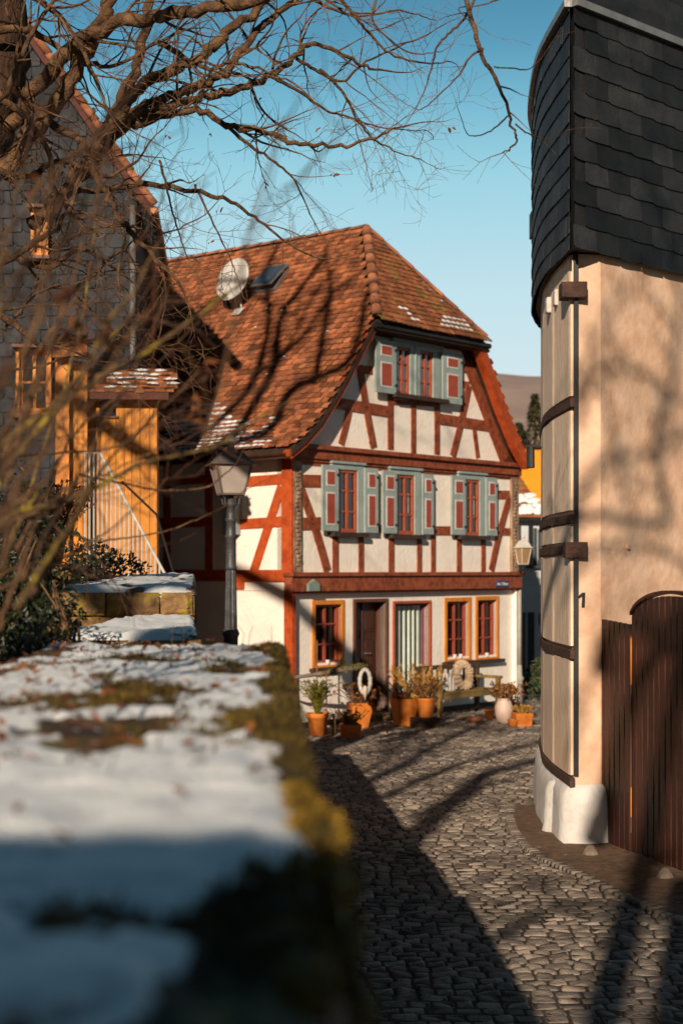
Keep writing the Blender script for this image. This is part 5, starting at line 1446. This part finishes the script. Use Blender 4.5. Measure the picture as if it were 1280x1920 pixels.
m.build('backrest','bench_dark',bench,bevel=.004)
# white carved ornaments & wreath on the bench
oc=thing('white_ornament',F.w(bt0+.5,.45,.45),'row of small whitewashed wooden figures standing on the bench seat','ornament')
for k,(dx,h) in enumerate(((.30,.20),(.40,.26),(.52,.34),(.62,.32),(.72,.36),(.82,.30))):
    m=MB(); F.prismless=None
    t_=bt0+dx; F.poly(m,[(t_-.035,.445),(t_+.035,.445),(t_+.03,.445+h*.7),(t_+.005,.445+h),(t_-.03,.445+h*.65)],.42,.45); m.build('wooden_figure','wood_white',oc,bevel=.004)
wc=F.w(F.t(871,.5),.71,.46)
wr=thing('wreath',wc,'round pale shell wreath leaning on the bench','wreath')
m=MB(); vs=[];fs=[]
ax=F.F; ay=(V((0,0,1))-F.N*.15).normalized()
for i in range(40):
    a_=2*math.pi*i/40; c=wc+ax*math.cos(a_)*.20+ay*math.sin(a_)*.20; rd=ax*math.cos(a_)+ay*math.sin(a_)
    for k in range(8):
        b_=2*math.pi*k/8; r_=.075*(1+.18*((i%2)*2-1)); vs.append(c+rd*math.cos(b_)*r_+F.N*math.sin(b_)*r_)
for i in range(40):
    for k in range(8): fs.append((i*8+k,i*8+(k+1)%8,((i+1)%40)*8+(k+1)%8,((i+1)%40)*8+k))
m.add(vs,fs); m.build('wreath_ring','wreath',wr)
# hanging rustic branch with a white wreath by the door
q0=at(540,1272,24.9); q1=at(600,1266,25.2); q2=at(650,1254,25.4); q3=at(686,1250,25.6)
lg=thing('hanging_branch',q1,'grey rustic branch on two sticks in front of the left window','branch')
m=MB(); m.tube([q0-V((.1,0,-.0)),q0,q1+V((0,0,.02)),q2,q3],[.02,.028,.035,.045,.04],8); m.build('branch','log',lg,True)
m=MB()
for _ in range(500):
    f=R.random(); P=[q1,q2,q3]; p=P[0].lerp(P[1],f*2) if f<.5 else P[1].lerp(P[2],f*2-1); leaf(m,p+V((R.uniform(-.05,.05),R.uniform(-.05,.05),R.uniform(-.05,.06))),.018,R,2)
m.build('lichen_tufts','fern',lg)
m=MB()
for px_,yt_ in ((594,1200),(612,1262)):
    a=at(px_,yt_,25.2); m=MB(); m.tube([V((a.x,a.y,0)),a],.011,6); m.build('support_stick','terra_dark',lg)
wc=at(684,1278,25.5); wr=thing('white_wreath',wc,'oval whitewashed wreath hanging from the branch beside the dark door','wreath')
m=MB(); vs=[];fs=[]
for i in range(28):
    a_=2*math.pi*i/28; c=wc+V((math.cos(a_)*.085,math.cos(a_)*.02,math.sin(a_)*.19)); rd=V((math.cos(a_),0,math.sin(a_)))
    for k in range(6): b_=k/6*6.283; vs.append(c+(rd*math.cos(b_)+V((0,1,0))*math.sin(b_))*(.03+.006*(i%2)))
for i in range(28):
    for k in range(6): fs.append((i*6+k,i*6+(k+1)%6,((i+1)%28)*6+(k+1)%6,((i+1)%28)*6+k))
m.add(vs,fs); m.build('wreath_ring','wood_white',wr)
m=MB(); m.lathe(wc+V((0,-.04,-.30)),[(.004,0),(.03,.10),(.045,.18),(.03,.22),(.01,.24)],10); m.build('hanging_pendant','ceramic',wr,True)
# cups on the window sills
for i,(px_,py_,rr_,lab) in enumerate(((614,1248,w1,'small white cup on the sill of the left ground floor window'),(852,1235,w2,'white mug on the left of the paired right windows, nearer the frame'),(863,1234,w2,'white mug on the left of the paired right windows, nearer the corner'),(912,1229,w3,'small white cup on the sill of the rightmost ground floor window'))):
    tq=F.t(px_,GO-.01); m=MB(); m.lathe((0,0,0),[(.022,0),(.032,.02),(.036,.08),(.031,.08),(.026,.03)],14); o=m.build('cup','white_paint',None,True); o.location=F.w(tq,rr_[2]+CAS*.5+.003,GO-.01); tag(o,lab,'cup')
# terracotta pot on the left stone wall
pt_=at(99,1058,13.2); t=lathe_pot('flower_pot',[(p_[0],p_[1]) for p_ in potprof(.075,.13,.27,.01)],'terracotta',V((pt_.x,13.2,pt_.z)),'terracotta pot with a dry brown plant among the shrubs on the left','plant pot',None)
stems(t,V((pt_.x,13.2,pt_.z)),.25,.42,.30,60,'twig','leaf_dead',.024,8)
m=MB(); m.box(pt_.x-.2,pt_.x+.2,13.0,13.42,2.2,pt_.z-.002); o=m.build('stone_pedestal','stone',None,bevel=.03); tag(o,'rough stone pedestal below the terracotta pot on the left','pedestal')

# ------------------------------------------------------------------ shrubs on the left
def leafy_shrub(name,lab,c,rad,n_,ls,m_leaf,stem_n=12,seed=1,cat='shrub',base=2.1):
    R_=random.Random(seed); t=thing(name,(c[0],c[1],base),lab,cat); ms=MB(); mh=MB()
    for _ in range(stem_n):
        a_=R_.uniform(0,6.28); e_=V(c)+V((math.cos(a_)*rad[0]*.8*R_.random(),math.sin(a_)*rad[1]*.8*R_.random(),rad[2]*R_.uniform(.0,.9))); b_=V((c[0]+R_.uniform(-.1,.1),c[1],base-.05)); ms.tube([b_,b_.lerp(e_,.5)+V((R_.uniform(-.05,.05),0,.05)),e_],[.012,.008,.004],5,cap=False)
    ms.build('stems','twig',t)
    for _ in range(n_):
        d=V((R_.gauss(0,1),R_.gauss(0,1),R_.gauss(0,1))).normalized(); r_=R_.random()**.5; k=1+.5*nz(d.x*1.7+c[0]*3,d.y*1.7,d.z*1.7+c[2])
        p=V(c)+V((d.x*rad[0],d.y*rad[1],d.z*rad[2]))*r_*k; s_=ls*R_.uniform(.6,1.2); n__=V((R_.gauss(0,.8),R_.gauss(-.3,.8),R_.gauss(.5,.6))).normalized(); u=n__.orthogonal().normalized(); v_=n__.cross(u); a_=R_.uniform(0,6.28); u,v_=u*math.cos(a_)+v_*math.sin(a_),v_*math.cos(a_)-u*math.sin(a_)
        mh.add([p-u*s_,p-u*s_*.2-v_*s_*.42+n__*s_*.15,p+u*s_*.5-v_*s_*.3,p+u*s_*1.1,p+u*s_*.5+v_*s_*.3,p-u*s_*.2+v_*s_*.42+n__*s_*.15],[(0,1,2,3),(0,3,4,5)],R_.random())
    mh.build('foliage',m_leaf,t); return t
c=at(112,1165,7.4); leafy_shrub('holly_bush','sunlit glossy evergreen bush beside the stepped stone wall',(c.x,7.4,c.z),(.13,.2,.22),420,.020,'holly',10,3)
c=at(60,1240,6.6); leafy_shrub('holly_bush','lower glossy evergreen bush right behind the snowy wall',(c.x,6.6,c.z),(.17,.2,.2),520,.020,'holly',10,4)
c=at(20,1130,7.6); leafy_shrub('evergreen_hedge','dense dark hedge at the left edge of the picture',(c.x-.2,7.8,c.z-.05),(.42,.4,.42),2600,.026,'holly',14,5)
c=at(30,1000,11); leafy_shrub('evergreen_hedge','dark hedge farther back, left of the terracotta pot',(c.x-.35,11.5,c.z-.1),(.75,.5,.62),3600,.034,'holly',14,6)
c=at(130,1020,14); leafy_shrub('ivy_mound','dark ivy mound below the boarded bay',(c.x,15.5,2.5),(.5,.6,.36),2600,.03,'holly',10,8)

# ------------------------------------------------------------------ trees
RT=random.Random(21)
class Tree:
    def __init__(s,name,loc,lab,cat='tree',group=None):
        s.t=thing(name,loc,lab,cat,group); s.big=MB(); s.mid=MB(); s.tw=MB(); s.lv=MB()
def smooth(P,n_=5,jit=0.0,R_=RT):
    out=[]
    for i in range(len(P)-1):
        p0=P[max(i-1,0)];p1=P[i];p2=P[i+1];p3=P[min(i+2,len(P)-1)]
        for k in range(n_):
            t=k/n_; q=.5*((2*p1)+(p2-p0)*t+(2*p0-5*p1+4*p2-p3)*t*t+(3*p1-p0-3*p2+p3)*t**3)
            if jit: q=q+V((R_.gauss(0,jit),R_.gauss(0,jit),R_.gauss(0,jit)))
            out.append(q)
    out.append(P[-1]); return out
def grow(T,p,d,r,L,lev,R_=RT,grav=0.0,fine=True,seg=.07):
    """one gnarled shoot with side shoots"""
    n_=max(3,int(L/seg)); pts=[p]; rad=[r]; cur=d.normalized()
    bend=V((R_.gauss(0,.10),R_.gauss(0,.06),R_.gauss(0,.10)))
    kids=[]
    for i in range(n_):
        cur=(cur+bend*.55+V((R_.gauss(0,.14),R_.gauss(0,.10),R_.gauss(0,.14)+grav))).normalized()
        if R_.random()<.12: bend=V((R_.gauss(0,.16),R_.gauss(0,.08),R_.gauss(0,.16)))
        p=p+cur*seg; pts.append(p); rr=max(.0011,r*(1-.85*(i+1)/n_)); rad.append(rr)
        if lev>0 and R_.random()<(.46 if lev>1 else .40):
            ax=cur.cross(V((R_.gauss(0,1),R_.gauss(0,1),R_.gauss(0,1)))).normalized(); a_=R_.uniform(.5,1.15)
            kd=(cur*math.cos(a_)+ax*math.sin(a_)); kd.y*=.75
            kids.append((p,kd,rr*.62,L*R_.uniform(.28,.6)*(1-.35*i/n_)))
    (T.mid if r>.011 else T.tw).tube(pts,rad,5 if r>.011 else (4 if r>.004 else 3),None,cap=False)
    for (kp,kd,kr,kl) in kids:
        if kl>.08: grow(T,kp,kd,max(kr,.0018),kl,lev-1,R_,grav,fine,seg*.85)
def limb(T,P,r0,r1,lev=3,dens=1.0,L=(.5,1.1),R_=RT,jit=.012,start=.15,grav=0.0,mb=None,nside=9,tipgrow=True):
    S_=smooth(P,6,min(jit,r0*.28),R_); n_=len(S_); rad=[]
    for i in range(n_):
        f=i/(n_-1); rr=r0+(r1-r0)*f; rr*=1+.16*nz(S_[i].x*6,S_[i].y*6,S_[i].z*6)+ (.12 if R_.random()<.12 else 0); rad.append(rr)
    (mb or (T.big if r0>.02 else T.mid)).tube(S_,rad,nside if r0>.02 else 6)
    tot=0
    for i in range(1,n_-1):
        if i/(n_-1)<start: continue
        seg_=(S_[i+1]-S_[i]).length
        k=dens*seg_/.125; m_=int(k)+(1 if R_.random()<k-int(k) else 0)
        for _ in range(m_):
            cur=(S_[i+1]-S_[i]).normalized(); ax=cur.cross(V((R_.gauss(0,1),R_.gauss(0,.6),R_.gauss(0,1)))).normalized(); a_=R_.uniform(.55,1.3)
            d=cur*math.cos(a_)+ax*math.sin(a_); d.y*=.7
            grow(T,S_[i].lerp(S_[i+1],R_.random()),d,max(.0028,min(rad[i]*.5,.012)),R_.uniform(*L)*(1-.3*i/n_),lev-1,R_,grav)
    if tipgrow: grow(T,S_[-1],(S_[-1]-S_[-2]),max(r1,.003),.45*sum(L)/2+.15,max(lev-1,1),R_,grav)
    return S_
def px(pts,Y0,Y1=None):
    Y1=Y0 if Y1 is None else Y1; n_=len(pts)-1
    return [at(x,y,Y0+(Y1-Y0)*i/n_) for i,(x,y) in enumerate(pts)]
OAK=Tree('bare_tree',(-2.75,11.2,2.1),'large leafless tree whose gnarled sunlit branches spread over the upper left of the picture')
T=OAK
trunk=[V((-3.1,11.3,2.0)),V((-3.0,11.3,3.2)),at(-110,640,11.2),at(-80,420,11.1),at(-40,260,11),at(-10,150,10.9),at(0,20,10.8),at(-40,-100,10.6),at(-160,-220,10.4),V((-4.4,9.8,8.4)),V((-5.6,9.3,9.3))]
trk=MB(); limb(T,trunk,.30,.10,3,.10,(.6,1.2),mb=trk,start=.25,nside=14,jit=.006)
M['bark_dark']=mat('dark_fissured_bark',(.010,.006,.005),(.075,.038,.022),9,.95,1.0,30,(1.6,1.6,.5),c3=(.12,.07,.04),c3pos=.72)
trk.build('trunk','bark_dark',T.t,True)
# limbs seen in the picture
limb(T,px([(20,240),(90,140),(175,62),(280,34),(350,22),(470,0),(580,-40)],10.9,9.6),.055,.030,3,.55)
limb(T,px([(0,330),(60,250),(130,150),(190,40),(215,-60)],10.8,10.4),.065,.04,3,.5)
limb(T,px([(60,420),(150,330),(200,250),(245,150),(275,60),(285,-50)],11,11.6),.050,.030,3,.6)
limb(T,px([(150,330),(240,190),(280,152),(325,130),(390,98),(425,60),(490,5),(520,-60)],11,12),.048,.030,3,.7)
limb(T,px([(240,215),(310,185),(360,165),(415,140),(450,100),(500,42),(550,0),(580,-40)],11.4,12.2),.036,.022,3,.7)
limb(T,px([(180,290),(250,225),(310,200),(370,186),(440,168),(500,145),(550,110),(590,85),(650,105),(700,130)],11.2,12.6),.042,.010,3,.8)
limb(T,px([(250,235),(310,218),(370,205),(425,235),(500,250),(565,270),(640,271),(690,262),(740,240)],11.3,11.8),.030,.007,3,.75)
limb(T,px([(60,190),(110,240),(150,262),(178,320),(205,375),(243,432),(300,497)],10.7,10.2),.030,.014,3,.6)
limb(T,px([(95,370),(190,355),(280,345),(360,360),(425,375),(470,400),(525,445),(585,480)],10.9,11.4),.024,.006,3,.85)
limb(T,px([(425,235),(465,270),(510,300),(550,335),(580,400)],11.5,11.8),.014,.005,3,.8)
limb(T,px([(555,110),(590,130),(640,152),(680,120),(730,95),(790,70)],12.2,12.8),.014,.006,3,.9)
limb(T,px([(620,-40),(655,20),(690,60),(730,100),(800,118),(840,115)],12.2,13),.016,.005,3,.9)
limb(T,px([(540,-30),(610,10),(665,30),(740,20),(790,30)],12.6,13),.016,.005,3,.9)
limb(T,px([(510,145),(560,170),(610,205),(660,222),(720,240),(800,245)],12,12.8),.013,.004,3,.9)
limb(T,px([(600,130),(640,170),(670,225),(700,260),(745,285),(790,300)],12.2,12.8),.012,.004,3,.85)
limb(T,px([(300,80),(350,110),(395,130),(430,118),(485,128),(540,150)],10.4,10.2),.018,.006,3,.8)
limb(T,px([(100,470),(170,430),(240,425),(300,440),(350,420)],10.6,10.8),.012,.005,3,.8)
limb(T,px([(300,300),(315,360),(330,420),(350,480)],10.9),.010,.004,2,.9)
limb(T,px([(365,345),(400,420),(430,480),(445,520)],11.1),.008,.004,2,.9)
limb(T,px([(120,560),(170,520),(230,470),(270,520),(310,560),(350,600)],10.6,11),.014,.004,3,.7)
limb(T,px([(10,620),(60,560),(120,540),(190,600),(240,640)],10.4,10.8),.012,.004,3,.7)
limb(T,px([(230,400),(232,450),(222,520),(235,580),(255,620)],10.6),.012,.004,3,.8)
limb(T,px([(-40,520),(40,470),(120,410),(160,300)],10.2,10.5),.026,.010,3,.7)
limb(T,px([(-40,700),(60,690),(140,670),(220,690),(300,650)],10.1,10.5),.010,.003,3,.7)
for pts_,Yq in (([(-60,300),(40,330),(120,300),(200,330),(260,300)],10.4),([(-60,180),(30,200),(90,280),(110,370),(170,430)],10.2),([(-40,60),(60,60),(140,110),(220,120),(330,60)],10.5),([(-60,420),(20,480),(90,500),(150,470),(210,500)],10.3),([(-60,560),(20,600),(80,650),(160,640)],10.2),([(-40,0),(50,-10),(120,40),(170,130),(200,200)],10.0),([(-50,240),(20,160),(60,60),(120,-20)],9.8)):
    limb(T,px(pts_,Yq,Yq+.4),.028,.008,3,1.0)
# dark drooping branch near the right, hanging from above the frame
limb(T,px([(840,-120),(868,-20),(890,60),(905,110),(925,140),(948,195),(958,235),(968,262),(955,280),(940,287)],9.0,9.2),.016,.0035,2,.35,(.2,.5),start=.3)
limb(T,px([(905,-60),(880,20),(850,55),(820,85),(808,130),(795,170),(772,215)],9.2,9.4),.010,.003,2,.45,(.2,.4))
limb(T,px([(905,92),(880,108),(860,140),(825,175),(790,205),(762,196)],9.2),.007,.002,2,.5,(.15,.3))
limb(T,px([(925,126),(960,128),(990,130),(1015,108)],9.2),.005,.002,1,.5,(.1,.25))
limb(T,px([(965,232),(990,250),(1030,262),(1060,245)],9.1),.005,.002,1,.4,(.1,.2))
limb(T,px([(953,216),(920,245),(890,255),(875,250),(866,226)],9.1),.005,.002,1,.5,(.1,.25))
limb(T,px([(720,-60),(700,20),(705,50),(760,95),(800,100),(830,95)],9.4),.008,.002,2,.5,(.2,.4))
limb(T,px([(960,-30),(940,-5),(900,10),(860,15),(880,40)],9.2),.006,.002,2,.5,(.2,.4))
T2=Tree('bare_tree',(-3.6,-3.2,0),'second leafless tree standing behind the photographer, forked low above the lane')
R2=random.Random(5)
# high crown above the frame: the boughs whose shadows lie on roof, gable, road and tower
def back(P,t): return [p-LD*t for p in P]
nRoof=(F.w(TR-1.62,6.84,0)); 
def roofpt(x,y): return rayplane(x,y,sp0,nL)
def frontpt(x,y): t_,z_=F.p(x,y,0); return F.w(t_,z_,0)
def towpt(x,y): return rayplane(x,y,C1,V((dirR.y,-dirR.x,0)))
hub=V((-7.1,8.5,10.2)); limb(T,[V((-5.5,9.35,9.2)),V((-6.4,8.9,9.9)),hub],.12,.11,2,.2)
CR=MB()
def shade(pts,fn,t,r0,r1,hubp=None,lev=3,dens=.5,L=(.5,1.1),T_=None,R_=RT):
    P=back([fn(*q) for q in pts],t)
    T_=T_ or T
    if hubp is not None:
        h=V(hubp); mid=h.lerp(P[0],.5)+V((0,0,.3)); P=[h,mid]+P
    limb(T_,P,r0,r1,lev,dens,L,R_,start=.35 if hubp is not None else .1)
shade([(430,835),(470,770),(510,700),(520,650),(535,585),(560,555),(600,500)],roofpt,17.5,.15,.06,hub)
shade([(400,800),(470,725),(500,645),(505,585),(500,520),(520,470)],roofpt,17.5,.12,.05,hub)
shade([(505,810),(540,740),(590,710),(640,690),(668,650),(690,560)],roofpt,17,.14,.06,hub)
shade([(590,720),(610,620),(622,545),(612,470)],roofpt,17,.09,.035)
shade([(470,710),(560,645),(625,560),(680,515)],roofpt,17.3,.075,.03)
shade([(510,700),(560,620),(590,560),(640,500)],roofpt,17.3,.06,.025)
shade([(360,600),(420,560),(480,560),(560,600)],roofpt,17.3,.075,.03)
shade([(640,600),(700,640),(760,690),(830,790),(870,860)],frontpt,16.5,.016,.008)
shade([(600,720),(680,760),(740,800),(800,830)],frontpt,16.5,.013,.007)
shade([(560,900),(620,960),(660,1010),(740,1100)],frontpt,16.5,.013,.007)
shade([(850,560),(880,660),(930,760),(960,850)],frontpt,16.5,.018,.008)
gr=lambda x,y: G(x,y)
shade([(600,1520),(700,1462),(760,1432),(830,1392),(930,1345)],gr,19,.13,.06,(-5.2,-2.0,7.2),T_=T2,R_=R2)
shade([(700,1500),(790,1462),(870,1430),(1010,1392)],gr,19,.11,.05,(-5.2,-2.0,7.2),T_=T2,R_=R2)
shade([(640,1470),(720,1425),(770,1375),(800,1345)],gr,19,.06,.02)
shade([(780,1530),(860,1490),(950,1465),(1010,1450)],gr,19,.05,.02)
bmid=MB()
def finish(T_,leafn=0,twm='twig'):
    if T_.big.f: T_.big.build('limbs','bark',T_.t,True)
    if T_.mid.f: T_.mid.build('branches','bark',T_.t,True)
    if T_.tw.f: 
        o=T_.tw.build('twigs',twm,T_.t); o['kind']='stuff'
    if T_.lv.f:
        o=T_.lv.build('withered_leaves','leaf_dead',T_.t); o['kind']='stuff'
for (x,y) in ((487,193),(411,400),(625,330),(396,455),(500,345),(312,262),(110,310),(120,318),(90,420),(160,560),(270,505),(60,300),(20,20),(15,30),(400,250),(600,240),(846,246),(628,322),(137,250),(150,575),(140,600),(118,545)):
    for k in range(2 if y<540 else 4): leaf(T.lv,at(x+RT.uniform(-6,6),y+RT.uniform(-8,8),10.8),RT.uniform(.012,.028),RT,2)
finish(T)
# second tree behind the camera, casting the patterned shade on tower, gate and lane
trk=MB(); limb(T2,[V((-3.55,-3.4,0)),V((-3.5,-3.4,2.5)),V((-3.35,-3.2,4.5)),V((-3.1,-2.9,6.5)),V((-2.8,-2.4,8.5))],.28,.14,2,.05,(.5,1),R2,mb=trk,start=.5,nside=14,jit=.01); trk.build('trunk','bark',T2.t,True)
h2=V((-2.8,-2.4,8.5))
shade([(1130,1915),(1165,1760),(1205,1640)],gr,20,.16,.12,None,2,.2,T_=T2,R_=R2)
shade([(1262,1915),(1268,1760),(1275,1660)],gr,19,.15,.11,None,2,.2,T_=T2,R_=R2)
shade([(1040,980),(1076,930),(1128,866),(1212,850),(1290,815),(1400,760)],towpt,20,.07,.03,h2,3,.6,T_=T2,R_=R2)
shade([(1050,1080),(1076,1051),(1128,1028),(1206,1020),(1290,1060),(1380,1080)],towpt,21,.05,.02,None,3,.6,T_=T2,R_=R2)
shade([(1080,780),(1120,700),(1200,700),(1290,760)],towpt,20,.035,.02,None,3,.7,T_=T2,R_=R2)
shade([(1075,720),(1110,640),(1160,560),(1210,500)],towpt,21,.04,.015,None,3,.7,T_=T2,R_=R2)
shade([(1240,980),(1230,850),(1260,720),(1270,560),(1240,400)],towpt,20,.06,.03,h2,3,.7,T_=T2,R_=R2)
shade([(1180,960),(1150,820),(1130,720),(1100,600)],towpt,21,.035,.012,None,3,.7,T_=T2,R_=R2)
shade([(1120,1260),(1160,1200),(1230,1300),(1290,1420)],towpt,20,.09,.05,None,2,.4,T_=T2,R_=R2)
shade([(1060,1400),(1090,1310),(1130,1180),(1200,1110)],towpt,21,.03,.012,None,3,.6,T_=T2,R_=R2)
gp=lambda x,y: rayplane(x,y,g0,gn)
shade([(1120,1590),(1150,1440),(1190,1300),(1250,1180)],gp,19,.13,.06,None,2,.3,T_=T2,R_=R2)
shade([(1200,1680),(1230,1500),(1260,1350),(1285,1200)],gp,19,.14,.08,None,2,.3,T_=T2,R_=R2)
shade([(940,1760),(1040,1700),(1150,1700),(1270,1720)],gr,19,.05,.03,None,3,.6,T_=T2,R_=R2)
shade([(960,1660),(1050,1650),(1150,1680)],gr,19,.03,.02,None,3,.6,T_=T2,R_=R2)
finish(T2)
# foreground shrub with lichen-covered stems
T3=Tree('garden_shrub',(-.9,4.6,2.1),'leafless foreground shrub with yellow-lichened stems reaching in from the left','shrub')
R3=random.Random(9); lich=MB()
def stem3(pts,Y0,Y1,r0,r1,dens=.25,mb=None,L=(.1,.3),lev=2):
    P=px(pts,Y0,Y1); limb(T3,P,r0,r1,lev,dens,L,R3,jit=(.0012 if dens<.26 else .004),start=.1,mb=mb,nside=7)
stem3([(-80,960),(0,892),(50,830),(110,765),(184,708),(280,656),(376,586),(440,540)],3.6,4.2,.010,.004,.35,lich)
stem3([(-60,880),(60,790),(130,735),(165,680),(205,600),(250,545),(300,450)],3.4,3.8,.007,.003,.35,lich)
stem3([(-60,1040),(26,965),(110,944),(197,905),(280,865),(394,840),(470,790),(560,745)],3.8,4.5,.008,.003,.4,lich)
stem3([(380,840),(420,700),(445,560),(462,460),(492,350),(520,265)],2.6,2.8,.0035,.002,.3)
stem3([(462,470),(510,400),(560,345),(590,300)],2.7,2.8,.002,.001,.3)
stem3([(0,985),(70,994),(140,1003),(175,1014),(240,1008),(306,997),(360,978),(415,953),(461,918)],6.2,6.6,.0062,.0028,.16,None,(.06,.16),1)
stem3([(150,1005),(180,1040),(205,1078)],6.3,6.4,.004,.002,.2,None,(.05,.1),1)
stem3([(150,890),(236,907),(306,920),(385,914),(420,890),(444,868)],6.4,6.7,.0055,.0025,.16,None,(.06,.16),1)
stem3([(0,860),(100,850),(180,845),(240,830),(270,800),(310,735)],6.0,6.4,.005,.002,.25,None,(.08,.2),1)
stem3([(-50,700),(40,730),(110,800),(150,860)],3.4,3.8,.006,.003,.4,lich)
stem3([(-40,620),(20,560),(60,470),(80,380),(120,300)],2.9,3.1,.006,.002,.45)
stem3([(-60,820),(20,700),(70,600),(100,480),(160,380),(180,260)],2.7,3.0,.006,.002,.45)
stem3([(-60,1120),(40,1060),(120,1060),(190,1090)],4.6,5,.005,.002,.4)
stem3([(-60,900),(40,900),(100,980),(160,1040)],4.6,5,.005,.002,.4)
stem3([(-60,470),(30,420),(90,330),(190,250),(240,190)],3.2,3.6,.005,.002,.4)
for k in range(30):
    x0=R3.uniform(-140,60); y0=R3.uniform(900,1180); x1=x0+R3.uniform(40,400); y1=y0-R3.uniform(150,760); Yq=R3.uniform(2.4,5.2)
    mxp=(x0+x1)/2+R3.uniform(-70,40); myp=(y0+y1)/2
    stem3([(x0,y0),((x0+mxp)/2,(y0+myp)/2),(mxp,myp),((mxp+x1)/2+10,(myp+y1)/2),(x1,y1)],Yq,Yq+R3.uniform(0,.5),.0045+.0007*Yq,.0016,.5,lich if k%5==0 else None,(.15,.5),2)
if lich.f: lich.build('lichened_stems','lichen',T3.t,True)
for (x,y,Y) in ((120,560,3.2),(150,600,3.3),(130,640,3.2),(205,640,3.4),(160,655,3.3),(188,625,3.3),(365,770,4.2),(375,755,4.2),(400,690,4.2),(60,350,3)):
    for k in range(7): leaf(T3.lv,at(x+R3.uniform(-14,14),y+R3.uniform(-22,22),Y),R3.uniform(.008,.020),R3,2)
finish(T3,0,'shrubtwig')
print('POLYS',sum(len(o.data.polygons) for o in bpy.data.objects if o.type=='MESH'))
